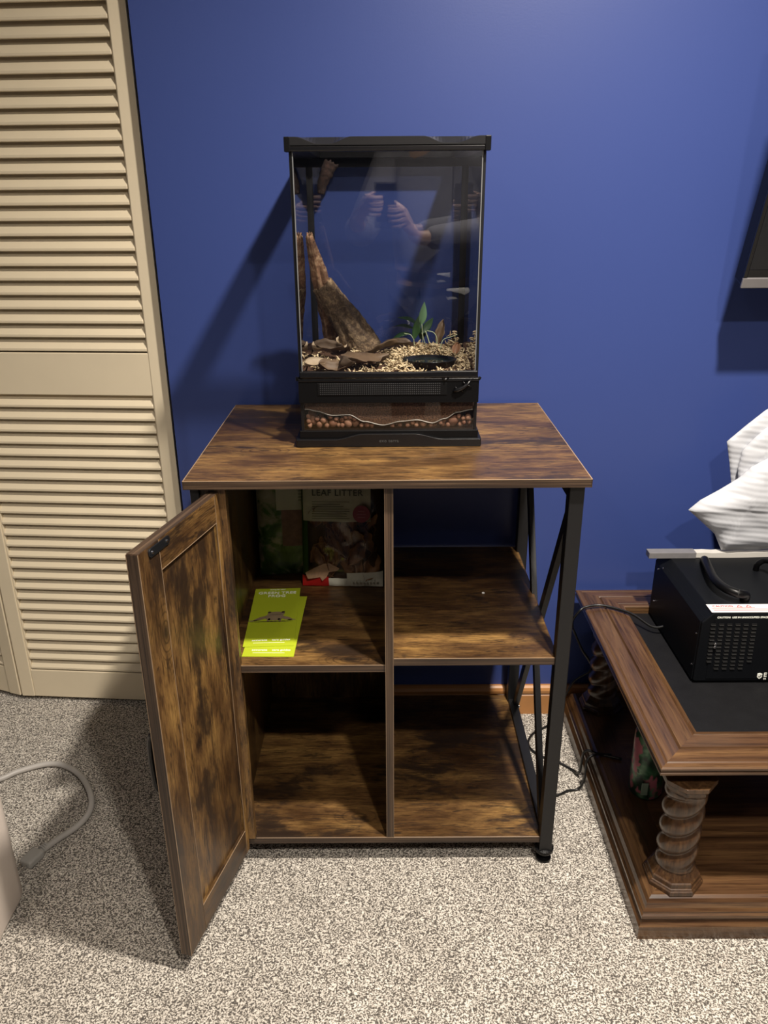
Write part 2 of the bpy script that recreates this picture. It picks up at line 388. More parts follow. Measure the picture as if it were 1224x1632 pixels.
# crumb
tag(B().lathe([(.0005, 0), (.0026, .0008), (.0022, .0025), (.0006, .0034)], 0, 0, 7, M=Matrix.Translation((.2, -.256, .4822)) @ Matrix.Scale(1.3, 4, (1, 0, 0)) ).build('crumb', plain('white_foam_crumb', (.85, .85, .82), .7), org=(.2, -.256, .4822)), 'tiny white foam crumb on the right middle shelf', 'crumb')
# ================================================================== TERRARIUM
TX, TY = .003, -.333
ter = tag(empty('terrarium', (TX, -.175, H)), 'tall front-opening glass terrarium with black frame standing on the wooden cabinet', 'terrarium')
tx0, tx1, tyf, tyb = -.157, .163, TY, -.025
def zz(px): return .914 - (px - 641) * .001178
# base frame: flared foot, upper band, arched relief
bf = B()
bf.box(tx0 - .011, tx1 + .010, tyf - .003, tyb + .005, H, H + .0155); bf = bf.build('base_frame', BLK, ter, .0015)
B().box(tx0 - .004, tx1 + .004, tyf, tyb + .002, H + .0155, H + .030).build('base_band', BLK, bf, .001)
arch = [(tx0 - .010, .0005)]
def archz(x):
    u = abs(x - TX) / .163
    t = min(1, max(0, (u - .28) / .34)); t = t * t * (3 - 2 * t)
    return .0255 * (1 - t) + .0150 * t
xs = [tx0 - .010 + i * (tx1 - tx0 + .019) / 48 for i in range(49)]
B().prism([(x, H + archz(x)) for x in xs] + [(xs[-1], H + .001), (xs[0], H + .001)], tyf - .0065, tyf - .0015).build('arch_relief', BLKG, bf, .0012)
lt = plain('dim_print', (.04, .04, .04), .5)
MF = lambda x, y, z: Matrix.Translation((x, y, z)) @ Matrix.Rotation(R(90), 4, 'X')
text('exo terra', .0085, lt, bf, Matrix.Translation(-wloc(ter)) @ MF(TX, tyf - .0068, H + .012), spacing=1.1)
# glass tank panes (bottom zone to the top frame)
zb, zt = H + .026, 1.332
for nm, bx in (('side_glass', (tx0 + .001, tx0 + .005, tyf + .004, tyb, zb, zt)), ('side_glass', (tx1 - .005, tx1 - .001, tyf + .004, tyb, zb, zt)),
               ('back_glass', (tx0 + .005, tx1 - .005, tyb - .004, tyb, zb, zt)), ('front_low_glass', (tx0 + .005, tx1 - .005, tyf + .002, tyf + .006, zb, .916))):
    B().box(*bx).build(nm, GLASS, ter)
SIL = plain('black_silicone', (.004, .004, .005), .4)
for a, b_ in ((tx0 - .0005, tx0 + .0045), (tx1 - .0045, tx1 + .0005)):
    B().box(a, b_, tyf + .002, tyf + .010, zb, zt).build('corner_seal', SIL, ter, .0006)
    B().box(a if a < 0 else a - .007, b_ if a > 0 else b_ + .007, tyb - .006, tyb + .0006, zb, zt).build('corner_seal', SIL, ter, .0006)
# vent strip with perforations
vs_ = B().box(tx0 - .002, tx1 + .002, tyf - .005, tyf + .012, .9140, .9590).build('vent_strip', BLK, ter, .0012)
B().box(-.125 + .0, .105 + .003, tyf - .0062, tyf - .0045, .9285, .9505).build('vent_plate', plain('vent_plate_black', (.004, .004, .0045), .45, 0, .1, 40, 0, 200, .2), vs_, .0004)
hb = B(); pit = .00375
for i in range(58):
    for j in range(6):
        x = -.1205 + i * pit; z = .9302 + j * pit
        hb.box(x, x + .0021, tyf - .0068, tyf - .0060, z, z + .0016)
hb = hb.build('vent_grille', plain('grille_highlight', (.035, .035, .037), .4), vs_); hb['kind'] = 'stuff'
B().box(tx0 - .002, tx1 + .002, tyf - .0065, tyf - .004, .9535, .9590).build('vent_lip', BLKG, vs_, .001)
# gecko-shaped door lock on the vent strip
lk = B()
lk.tube([(.118, tyf - .007, .934), (.126, tyf - .009, .938), (.136, tyf - .009, .942), (.144, tyf - .009, .948), (.151, tyf - .007, .957)], [.0015, .004, .0035, .0028, .001], 8)
for p, q in (((.131, 0, .941), (.137, 0, .933)), ((.127, 0, .938), (.122, 0, .944)), ((.143, 0, .947), (.152, 0, .943)), ((.141, 0, .946), (.136, 0, .953))):
    lk.tube([(p[0], tyf - .008, p[2]), (q[0], tyf - .007, q[2])], [.0016, .0009], 6)
lk.build('lizard_lock', BLKG, vs_, smooth=True)
B().tube([(.098, tyf - .005, .9585), (.104, tyf - .008, .9565), (.111, tyf - .005, .9595)], [.0012, .003, .0012], 6).build('latch', BLKG, vs_, smooth=True)
# door: curved lower lip and pane
gd = B().box(tx0 + .006, tx1 - .006, tyf - .002, tyf + .001, .968, 1.329).build('door_glass', GLASS, ter)
lipx = [tx0 + .001 + i * (tx1 - tx0 - .002) / 40 for i in range(41)]
def lz(x): u = abs(x - TX) / .16; t = min(1, max(0, (u - .25) / .35)); t = t * t * (3 - 2 * t); return .9705 + .0018 * t
B().prism([(x, lz(x)) for x in lipx] + [(lipx[-1], .9605), (lipx[0], .9605)], tyf - .009, tyf - .001).build('door_lip', BLKG, ter, .0022, seg=3)
for a, b_ in ((tx0 + .0048, tx0 + .0066), (tx1 - .0066, tx1 - .0048)):
    B().box(a, b_, tyf - .0022, tyf + .0012, .968, 1.330).build('door_edge', plain('grey_glass_edge' , (.16, .165, .17), .25), ter, .0004)
B().tube([(tx0 - .003, tyf - .002, .955), (tx0 - .003, tyf - .002, .962)], .0035, 8).build('hinge', BLK, ter)
B().tube([(tx1 + .001, tyf - .006, .956), (tx1 + .004, tyf - .004, .960)], .0025, 8).build('hinge', BLK, ter)
# top frame with scooped fascia and mesh
tf = B()
tf.box(tx0 - .004, tx1 + .004, tyf + .010, tyf + .022, 1.3300, 1.3505); tf.box(tx0 - .004, tx1 + .004, tyb - .030, tyb + .004, 1.3300, 1.3505)
tf.box(tx0 - .004, tx0 + .030, tyf + .022, tyb - .030, 1.3300, 1.3505); tf.box(tx1 - .030, tx1 + .004, tyf + .022, tyb - .030, 1.3300, 1.3505)
tf.box(tx0 - .002, tx1 + .002, tyb - .010, tyb + .003, 1.314, 1.3305); tf = tf.build('top_frame', BLK, ter, .001)
B().box(tx0 + .030, tx1 - .030, tyf + .022, tyf + .030, 1.333, 1.341).build('feed_strip', BLK, tf)
def scz(x):
    u = abs(x - TX)
    def sm(t): t = min(1, max(0, t)); return t * t * (3 - 2 * t)
    return 1.3510 - .0102 * sm((u - .058) / .034) * (1 - sm((u - .112) / .036))
xs = [tx0 - .005 + i * (tx1 - tx0 + .010) / 60 for i in range(61)]
def loft(secs):
    b = B(); n = len(secs[0]); vs = [p for q in secs for p in q]; fs = [tuple(range(n)), tuple(range(len(vs) - 1, len(vs) - n - 1, -1))]
    for i in range(len(secs) - 1):
        for k in range(n): fs.append((i * n + k, i * n + (k + 1) % n, (i + 1) * n + (k + 1) % n, (i + 1) * n + k))
    return b.add(vs, fs)
loft([[(x, tyf - .0085, 1.3386), (x, tyf - .0085, scz(x) - .0008), (x, tyf - .0075, scz(x)), (x, tyf + .008, 1.3510), (x, tyf + .010, 1.3510), (x, tyf + .010, 1.3386)] for x in xs]).build('scoop_relief', plain('black_satin_lid', (.010, .010, .011), .34, 0, .1, 40, 0, 200, .45), tf)
B().box(tx0 - .005, tx1 + .005, tyf - .0075, tyf - .003, 1.3295, 1.3383).build('front_bar', BLKG, tf, .002)
for a, b_ in ((tx0 - .0065, tx0 + .003), (tx1 - .003, tx1 + .0065)):
    B().box(a, b_, tyf - .0092, tyf + .012, 1.3290, 1.3512).build('corner_cap', BLK, tf, .001)
n_ = NT('lid_mesh'); vv = n_.coord((620, 620, 620))
sx = n_.add('ShaderNodeSeparateXYZ'); n_.link(vv, sx.inputs[0])
gx = n_.math('LESS_THAN', n_.math('FRACT', sx.outputs[0]), .16); gy = n_.math('LESS_THAN', n_.math('FRACT', sx.outputs[1]), .16)
n_.link(n_.math('MAXIMUM', gx, gy), n_.b.inputs['Alpha']); n_.base((.02, .02, .02))
B().add([(tx0 + .030, tyf + .022, 1.343), (tx1 - .030, tyf + .022, 1.343), (tx1 - .030, tyb - .030, 1.343), (tx0 + .030, tyb - .030, 1.343)], [(0, 1, 2, 3)]).build('mesh_screen', MATS['lid_mesh'], tf)
# ---- contents
ix0, ix1, iyf, iyb = tx0 + .0065, tx1 - .0065, tyf + .0075, tyb - .0055
W_ = [(480, 652), (490, 652), (502, 655), (530, 662), (555, 661), (580, 672), (610, 678), (640, 672), (665, 670), (690, 675), (710, 668), (730, 658), (752, 654), (762, 652)]
W_ = [(-.156 + (u - 480) * .00114, zz(v)) for u, v in W_]
def wavy(x):
    for (a, za), (b, zb_) in zip(W_, W_[1:]):
        if a <= x <= b: t = (x - a) / (b - a); t = t * t * (3 - 2 * t); return za + (zb_ - za) * t
    return W_[-1][1] if x > 0 else W_[0][1]
def soilmat():
    n = NT('dark_peat_soil'); v = n.coord(); f = n.noise(v, 330, 4, .7); g = n.noise(v, 30, 3)
    c = n.ramp(f, [(.35, (.028, .012, .006)), (.55, (.105, .048, .024)), (.72, (.26, .14, .075))])
    n.base(n.mix(.5, c, n.ramp(g, [(.3, (.6, .6, .6)), (.7, (1.2, 1.2, 1.2))]), 'MULTIPLY')); n.rough(.9); n.bump(f, .9, .003); return n.m
SOIL = soilmat()
def gz(x, y):
    return .961 + .006 * noise.noise(Vector((x * 18, y * 18, 1.3))) + .004 * noise.noise(Vector((x * 60, y * 60, 4))) + .010 * max(0, (y + .2) / .17) * (.6 if x > -.02 else 1)
NX, NY = 70, 46; sb = B(); vs = []; fs = []
for j in range(NY + 1):
    for i in range(NX + 1):
        x = ix0 + (ix1 - ix0) * i / NX; y = iyf + (iyb - iyf) * j / NY; vs.append((x, y, gz(x, y)))
for j in range(NY):
    for i in range(NX): a = j * (NX + 1) + i; fs.append((a, a + 1, a + NX + 2, a + NX + 1))
k = len(vs)
for j, y in ((0, iyf), (1, iyb)):
    for i in range(NX + 1): x = ix0 + (ix1 - ix0) * i / NX; vs.append((x, y, wavy(x)))
for i in range(NX):
    fs.append((i, i + 1, k + i + 1, k + i)); a = NY * (NX + 1) + i; q = k + NX + 1 + i; fs.append((a, a + 1, q + 1, q)); fs.append((k + i, k + i + 1, k + NX + 2 + i, k + NX + 1 + i))
sb.add(vs, fs)
tag(sb.build('peat_soil', SOIL, org=(TX, -.18, .93)), 'dark brown soil layer seen through the low front glass of the tank', 'soil', kind='stuff')
SILV = plain('silver_mesh_edge', (.20, .18, .155), .5, .2, .4, 900)
mesh_pts = [(ix0 + (ix1 - ix0) * i / 80, iyf - .0008, wavy(ix0 + (ix1 - ix0) * i / 80) - .0008) for i in range(81)]
tag(B().tube(mesh_pts, .0011, 5).build('mesh_divider', SILV, org=mesh_pts[40]), 'thin silvery mesh edge waving below the soil in the tank base', 'mesh')
# clay pebbles
def claymat():
    n = NT('clay_pebble'); oi = n.add('ShaderNodeObjectInfo'); f = n.noise(n.coord(), 160, 3)
    c = n.mix(oi.outputs['Random'], (.16, .065, .035), (.30, .155, .095)); n.base(n.mix(.6, c, n.ramp(f, [(.3, (.55, .5, .5)), (.7, (1.2, 1.2, 1.15))]), 'MULTIPLY')); n.rough(.75); return n.m
CLAY = claymat(); random.seed(4)
def pebble_mesh(seed):
    bm = bmesh.new(); bmesh.ops.create_icosphere(bm, subdivisions=2, radius=1)
    for v in bm.verts: v.co *= 1 + .22 * noise.noise(v.co * 1.3 + Vector((seed * 7, 0, 0))) + .08 * noise.noise(v.co * 4 + Vector((seed, 3, 0)))
    me = bpy.data.meshes.new('clay_pebble'); bm.to_mesh(me); bm.free(); me.materials.append(CLAY); me.polygons.foreach_set('use_smooth', [True] * len(me.polygons)); return me
PM = [pebble_mesh(i) for i in range(5)]
placed = []
floorz = H + .0325
for it in range(6000):
    r = random.choice((.0045, .006, .008, .010, .0115)); x = random.uniform(ix0 + r, ix1 - r); y = iyf + r + random.choice((0, 0, .004, .012)); z = floorz + r + random.choice((0, 0, .004, .008, .012, .016))
    if z + r * .9 > wavy(x) - .0015: continue
    if any((x - a) ** 2 + (y - b_) ** 2 + (z - c) ** 2 < ((r + d) * .84) ** 2 for a, b_, c, d in placed): continue
    placed.append((x, y, z, r))
    if len(placed) >= 110: break
for i, (x, y, z, r) in enumerate(placed):
    o = bpy.data.objects.new('clay_pebble', PM[i % 5]); COL.objects.link(o); o.location = (x, y, z); o.scale = (r * 1.05, r * .95, r); o.rotation_euler = (random.uniform(0, 6),) * 3
    tag(o, 'round orange brown clay pebble in the drainage layer at the tank bottom', 'pebble', 'clay pebbles under the soil')
B().box(ix0 - .001, ix1 + .001, iyf - .001, iyb + .001, H + .026, floorz - .0002).build('tank_floor', GLASS, ter)
# cork bark
def barkmat(name, cols, sc=120):
    n = NT(name); v = n.coord(); f = n.noise(v, sc, 6, .7, .8); g = n.noise(v, 14, 4, .6, .5)
    c = n.ramp(f, [(.30, cols[0]), (.5, cols[1]), (.72, cols[2])]); n.base(n.mix(.8, c, n.ramp(g, [(.3, (.35, .33, .32)), (.62, (1.15, 1.1, 1))]), 'MULTIPLY')); n.rough(.85); n.bump(f, .8, .004); return n.m
BARK = barkmat('cork_bark', ((.035, .022, .014), (.15, .10, .062), (.42, .31, .19)))
BARK2 = barkmat('pale_driftwood', ((.06, .028, .018), (.30, .165, .10), (.70, .52, .34)), 70)
def bark_tube(pts, rads, seg, rid, thick=.0035, gap=0, seedv=0):
    P = spline(pts, 7); n = len(P); b = B(); vs = []; fs = []; m = seg
    def rad(i): u = i / (n - 1) * (len(rads) - 1); k = min(int(u), len(rads) - 2); return rads[k] + (rads[k + 1] - rads[k]) * (u - k)
    for lay in (0, 1):
        for i, p in enumerate(P):
            t = (P[min(i + 1, n - 1)] - P[max(i - 1, 0)]).normalized(); a = t.cross(Vector((0, 1, 0))).normalized(); c = t.cross(a)
            for k in range(m):
                an = 2 * math.pi * k / m
                ridge = noise.noise(Vector((math.cos(an) * 2.6, math.sin(an) * 2.6, i * .10 + seedv))) * rid + noise.noise(Vector((math.cos(an) * 7, math.sin(an) * 7, i * .5 + seedv))) * rid * .5
                r = rad(i) * (1 + ridge) - lay * thick
                jag = 0
                if i == n - 1: jag = .009 * noise.noise(Vector((math.cos(an) * 2, math.sin(an) * 2, 9 + seedv)))
                vs.append(p + t * jag + (a * math.cos(an) + c * math.sin(an)) * r)
    for lay in (0, 1):
        o = lay * n * m
        for i in range(n - 1):
            for k in range(m): fs.append((o + i * m + k, o + i * m + (k + 1) % m, o + (i + 1) * m + (k + 1) % m, o + (i + 1) * m + k))
    for i in (0, n - 1):
        for k in range(m): fs.append((i * m + k, i * m + (k + 1) % m, n * m + i * m + (k + 1) % m, n * m + i * m + k))
    return b.add(vs, fs)
tag(bark_tube([(-.040, -.115, .968), (-.068, -.12, 1.008), (-.095, -.125, 1.05), (-.125, -.13, 1.100)], [.034, .031, .027, .0205], 64, .24).build('cork_tube', BARK, org=(-.05, -.115, .97), smooth=True),
    'hollow brown cork bark tube leaning against the left glass', 'bark')
tag(bark_tube([(-.112, -.075, .97), (-.122, -.10, 1.05), (-.131, -.135, 1.12), (-.1425, -.185, 1.195)], [.014, .015, .014, .0055], 34, .45, .002, seedv=4).build('driftwood_piece', BARK2, org=(-.112, -.075, .97), smooth=True),
    'pale jagged reddish driftwood standing behind the cork tube in the back left corner', 'driftwood')
tag(bark_tube([(-.128, -.052, 1.265), (-.124, -.052, 1.285), (-.116, -.052, 1.305), (-.105, -.052, 1.322)], [.006, .010, .013, .012], 20, .4, .002, seedv=8).build('bark_strip', barkmat('dark_red_bark', ((.006, .003, .002), (.024, .010, .007), (.06, .026, .018))), org=(-.128, -.052, 1.265), smooth=True),
    'dark reddish bark strip hanging high in the back left corner of the tank', 'bark')
# leaf litter
def leafmat(name, c0, c1):
    n = NT(name); f = n.noise(n.coord(), 70, 4); n.base(n.mix(f, c0, c1)); n.rough(.6); n.bump(f, .4, .002); return n.m
LM = [leafmat('dry_leaf_brown', (.075, .045, .024), (.17, .105, .058)), leafmat('dry_leaf_dark', (.045, .028, .017), (.11, .070, .042)), leafmat('dry_leaf_pale', (.26, .19, .12), (.44, .34, .23))]
def leaf(L, Wd, curl, twist, lobes=0, seedv=0, th=.0007):
    b = B(); NL, NW = 14, 6; vs = []; fs = []
    for lay in (0, 1):
        for i in range(NL + 1):
            u = i / NL; hw = Wd * math.sin(math.pi * min(1, u ** .8)) ** .75 * (1 + lobes * math.sin(u * 19 + seedv)) + .0003
            for j in range(NW + 1):
                s = j / NW * 2 - 1
                z = curl * (s * s) * Wd * 1.2 + math.sin(u * 3 + seedv) * twist * L + .06 * L * noise.noise(Vector((u * 3, s * 2, seedv))) - abs(s) * 0 - (0 if abs(s) > .1 else .0005) - lay * th
                vs.append((u * L - L / 2, s * hw, z))
    k = (NL + 1) * (NW + 1)
    for lay in (0, 1):
        for i in range(NL):
            for j in range(NW): a = lay * k + i * (NW + 1) + j; fs.append((a, a + 1, a + NW + 2, a + NW + 1))
    for i in range(NL):
        for j in (0, NW): a = i * (NW + 1) + j; fs.append((a, a + NW + 1, a + NW + 1 + k, a + k))
    b.add(vs, fs); return b
def put_leaf(x, y, z, L, Wd, rz, mat, label, rx=0, ry=0, curl=.5, twist=.1, lobes=0, sd=0, nm='dry_leaf', group='dry leaves on the tank floor'):
    o = leaf(L, Wd, curl, twist, lobes, sd).build(nm, mat, smooth=True); o.location = (x, y, z); o.rotation_euler = (rx, ry, rz); tag(o, label, 'leaf', group); return o
put_leaf(-.128, -.285, .9735, .046, .017, .35, LM[2], 'pale tan dry leaf lying against the front glass at the left', .25, -.1, .35, .05, 0, 1)
put_leaf(-.040, -.262, .979, .105, .026, .55, LM[0], 'large brown lobed leaf spread over the middle of the tank floor', .15, -.1, .25, .08, .25, 2)
put_leaf(-.098, -.298, .972, .055, .015, .2, LM[0], 'folded brown leaf right of the pale one at the front glass', .5, .05, .6, .1, .1, 3)
put_leaf(-.075, -.29, .974, .035, .015, 1.0, LM[1], 'small dark crumpled leaf at the front glass', .3, .5, .9, .15, .1, 4)
put_leaf(-.012, -.205, .986, .07, .02, .1, LM[0], 'brown leaf in front of the foot of the cork tube', -.25, -.15, .3, .1, .15, 5)
put_leaf(.110, -.125, 1.005, .05, .009, 1.0, LM[0], 'rusty brown leaf standing upright right of the green plant', .2, -1.1, .5, .1, .1, 6)
put_leaf(.135, -.20, .985, .028, .008, 1.2, leafmat('dry_leaf_orange', (.18, .08, .035), (.3, .15, .08)), 'small orange leaf tip poking up near the right glass', .2, -.9, .5, .1, 0, 7)
put_leaf(-.110, -.165, .982, .06, .012, -.5, LM[1], 'grey brown curled leaf behind the pale moss on the left', .6, -.2, .9, .15, .1, 8)
put_leaf(-.135, -.15, .981, .03, .011, .5, LM[2], 'small pale curled leaf near the left glass', .6, -.3, .9, .15, .1, 9)
put_leaf(-.092, -.135, .985, .035, .012, 1.4, LM[2], 'small pale upright leaf near the foot of the cork tube', .4, -.7, .9, .1, .1, 11)
put_leaf(.02, -.15, .982, .06, .012, -.3, LM[1], 'dark leaf behind the moss mound in the middle', .3, 0, .6, .1, .1, 12)
# dried moss: short curled strands
random.seed(11)
def mossmat():
    n = NT('dried_sphagnum'); f = n.noise(n.coord(), 90, 3); g = n.ramp(n.noise(n.coord(), 300, 2), [(.45, 0), (.6, 1)])
    n.base(n.mix(g, n.ramp(f, [(.40, (.12, .07, .035)), (.52, (.50, .36, .20)), (.68, (.85, .72, .50))]), (.70, .57, .36))); n.rough(.8); return n.m
MOSS = mossmat()
mb = B()
def strand(x, y, z, L, r):
    a = random.uniform(0, 6.28); el = random.uniform(-.2, .9); d = Vector((math.cos(a) * math.cos(el), math.sin(a) * math.cos(el), math.sin(el))); p = Vector((x, y, z)); pts = [p]
    for q in range(3):
        d = (d + Vector((random.uniform(-.7, .7), random.uniform(-.7, .7), random.uniform(-.6, .3)))).normalized(); p = p + d * L / 3
        p = Vector((min(ix1 - .002, max(ix0 + .002, p.x)), min(iyb - .002, max(iyf + .002, p.y)), max(gz(p.x, p.y), p.z))); pts.append(p)
    mb.tube(pts, [r, r * 1.5, r * 1.2, r * .4], 4, caps=False)
def clump(cx, cy, sx_, sy_, hh, nn):
    for q in range(nn):
        x = random.gauss(cx, sx_); y = random.gauss(cy, sy_)
        if not (ix0 + .004 < x < ix1 - .004 and iyf + .003 < y < iyb - .004): continue
        if noise.noise(Vector((x * 85, y * 85, 2))) < -.12: continue
        if ((x - .080) / .054) ** 2 + ((y + .253) / .040) ** 2 < 1: continue
        e = math.exp(-((x - cx) / sx_ / 1.6) ** 2 - ((y - cy) / sy_ / 1.6) ** 2)
        strand(x, y, gz(x, y) + hh * e * random.random(), random.uniform(.006, .014), random.uniform(.0007, .0015))
clump(.080, -.165, .042, .028, .026, 1300); clump(.030, -.28, .018, .028, .016, 420); clump(.140, -.24, .012, .04, .02, 420); clump(-.030, -.315, .022, .008, .012, 240)
clump(-.105, -.225, .030, .012, .010, 190); clump(-.065, -.17, .006, .008, .024, 60); clump(.015, -.19, .02, .02, .02, 300); clump(.080, -.312, .045, .006, .008, 150); clump(.135, -.12, .01, .012, .045, 110); clump(-.14, -.19, .01, .03, .01, 50); clump(-.06, -.232, .030, .012, .016, 170); clump(-.125, -.245, .012, .02, .016, 80)
tag(mb.build('dried_moss', MOSS, org=(.05, -.2, .965)), 'loose mounds of pale dried moss strands on the tank soil', 'moss', kind='stuff')
# water dish
wd = tag(empty('water_dish', (.080, -.253, .955)), 'black oval water dish sunk in the pale moss at the front right', 'dish')
prof = [(.030, .960), (.046, .966), (.0505, .976), (.0515, .9775), (.0475, .9775), (.043, .970), (.028, .9655)]
B().lathe(prof, .080, -.253, 40, sq=.74).build('bowl', BLKG, wd, smooth=True)
wm = NT('still_water'); wm.base((.02, .03, .03)); wm.rough(.03); wm.b.inputs['Alpha'].default_value = .55
B().lathe([(.0435, .9725), (.0438, .9728)], .080, -.253, 40, sq=.74).build('water', MATS['still_water'], wd)
# plant
pl_ = tag(empty('green_plant', (.062, -.14, .965)), 'small green leafy plant with pointed leaves growing from the moss', 'plant')
def gleaf(name, cols):
    n = NT(name); f = n.noise(n.coord((40, 40, 8)), 3, 3); n.base(n.mix(f, *cols)); n.rough(.4); n.b.inputs['Subsurface Weight'].default_value = .0; return n.m
GL = gleaf('green_leaf', ((.030, .085, .028), (.075, .16, .06))); GB = gleaf('bright_green_leaf', ((.16, .34, .17), (.28, .48, .27)))
GD = gleaf('dark_green_leaf', ((.012, .04, .014), (.03, .075, .028)))
ST = plain('pale_stem', (.50, .58, .36), .5)
def pleaf(base, tip, Wd, mat, bend=.0, face=(0, -1, .3)):
    a, b_ = Vector(base), Vector(tip); d = b_ - a; L = d.length; t = d.normalized(); f = Vector(face); f = (f - t * f.dot(t)).normalized(); s = t.cross(f)
    bq = B(); vs = []; fs = []; NL, NW = 12, 4
    for lay in (0, 1):
        for i in range(NL + 1):
            u = i / NL; hw = Wd * math.sin(math.pi * u ** .85) ** .9 * (1 - .25 * u) + .0002
            for j in range(NW + 1):
                q = j / NW * 2 - 1; vs.append(a + t * u * L + s * q * hw + f * (-abs(q) * 0 - bend * math.sin(u * 3.14) * L + abs(q) * hw * .25 - lay * .0005))
    k = (NL + 1) * (NW + 1)
    for lay in (0, 1):
        for i in range(NL):
            for j in range(NW): g = lay * k + i * (NW + 1) + j; fs.append((g, g + 1, g + NW + 2, g + NW + 1))
    for i in range(NL):
        for j in (0, NW): g = i * (NW + 1) + j; fs.append((g, g + NW + 1, g + NW + 1 + k, g + k))
    return bq.add(vs, fs).build('leaf', mat, pl_, smooth=True)
pleaf((.069, -.142, 1.022), (.0745, -.145, 1.068), .0085, GB, -.03, (.15, -1, .2)); pleaf((.054, -.140, .993), (.067, -.145, 1.046), .0085, GL, .03, (-.2, -1, .2))
pleaf((.072, -.135, 1.005), (.093, -.13, 1.035), .0085, GD, .05); pleaf((.062, -.125, 1.022), (.022, -.12, 1.034), .007, GD, -.10, (0, -.5, 1)); pleaf((.05, -.13, 1.004), (.006, -.13, .985), .007, GD, -.15, (0, -.5, 1))
pleaf((.055, -.11, 1.01), (.015, -.09, 1.012), .006, GD, -.1, (0, -.5, 1)); pleaf((.070, -.12, .99), (.075, -.12, 1.02), .008, GD, .02)
for pts, r in (([(.088, -.15, .978), (.083, -.15, .995), (.077, -.15, 1.012)], .0013), ([(.098, -.15, .98), (.100, -.15, .995), (.094, -.148, 1.008), (.080, -.146, 1.012)], .0008), ([(.055, -.142, .992), (.048, -.142, 1.003), (.035, -.14, 1.006)], .0007),
               ([(.080, -.15, .978), (.074, -.15, .995), (.070, -.145, 1.008)], .0008), ([(.105, -.16, .975), (.112, -.155, .995), (.128, -.15, 1.0), (.140, -.148, 1.004)], .0007), ([(.060, -.14, .966), (.056, -.14, .98), (.054, -.14, .994)], .0012), ([(.066, -.14, .966), (.072, -.14, .99), (.070, -.142, 1.024)], .0010)):
    B().tube(spline(pts, 5), r, 6).build('stem', ST, pl_, smooth=True)

# ================================================================== CABINET CONTENTS
SZ = .4662
LIME = plain('lime_green_paper', (.42, .50, .025), .35, 0, .03); WHITE = plain('white_print', (.86, .87, .80), .5); 
def pamphlet(nm, x, y, z, rz, label):
    p = B().box(-.0485, .0485, -.1185, .1185, 0, .0012).build(nm, LIME, bevel=.0002); p.location = (x, y, z); p.rotation_euler = (0, 0, rz); tag(p, label, 'pamphlet')
    f = lambda X, Y: Matrix.Translation((X, Y, .0013))
    if z > SZ: text('caring for your', .0055, WHITE, p, f(0, .1130)); text('GREEN TREE\nFROG', .0142, WHITE, p, f(0, .0905), spacing=1.02)
    text('accurate', .0085, WHITE, p, f(-.0185, -.0965)); text('care guides', .0078, WHITE, p, f(.0225, -.0965))
    B().box(-.030, .030, -.1068, -.1060, .0012, .0015).build('small_print', WHITE, p, local=True)
    return p
pm2 = pamphlet('care_pamphlet', -.2235, -.3540, SZ, -.015, 'lime green frog care pamphlet lying underneath the other one')
pm1 = pamphlet('care_pamphlet', -.2340, -.3200, SZ + .0014, .045, 'lime green frog care pamphlet on top with frog picture')
fr = B(); FB = plain('frog_print_tan', (.27, .20, .12), .4, 0, .4, 60); FD = plain('frog_print_dark', (.06, .045, .03), .4, 0, .3, 60)
def ell(b, cx, cy, rx, ry, z, n=20, rot=0): b.add([(cx + rx * math.cos(t) * math.cos(rot) - ry * math.sin(t) * math.sin(rot), cy + rx * math.cos(t) * math.sin(rot) + ry * math.sin(t) * math.cos(rot), z) for t in [2 * math.pi * i / n for i in range(n)]], [tuple(range(n))])
ell(fr, .002, -.006, .016, .0115, .00150); ell(fr, .004, .0045, .0145, .0070, .00155); ell(fr, -.019, -.009, .015, .0042, .0014, rot=.55); ell(fr, -.031, -.0165, .010, .0016, .0014, rot=.15); ell(fr, .022, -.010, .0115, .0046, .0014, rot=-.5); ell(fr, .031, -.0155, .007, .0015, .0014)
ell(fr, -.007, -.0155, .0022, .0055, .0015, rot=-.3); ell(fr, .011, -.0155, .0022, .0055, .0015, rot=.3)
fr.build('frog_print', FB, pm1, local=True).scale = (1.22, 1.25, 1)
fd = B(); ell(fd, -.0075, .0095, .0030, .0030, .0017); ell(fd, .0155, .0095, .0030, .0030, .0017); ell(fd, .004, .0015, .0115, .0005, .0017); ell(fd, -.002, -.0205, .036, .0011, .0016)
fd.build('frog_shadow_print', FD, pm1, local=True).scale = (1.22, 1.25, 1)
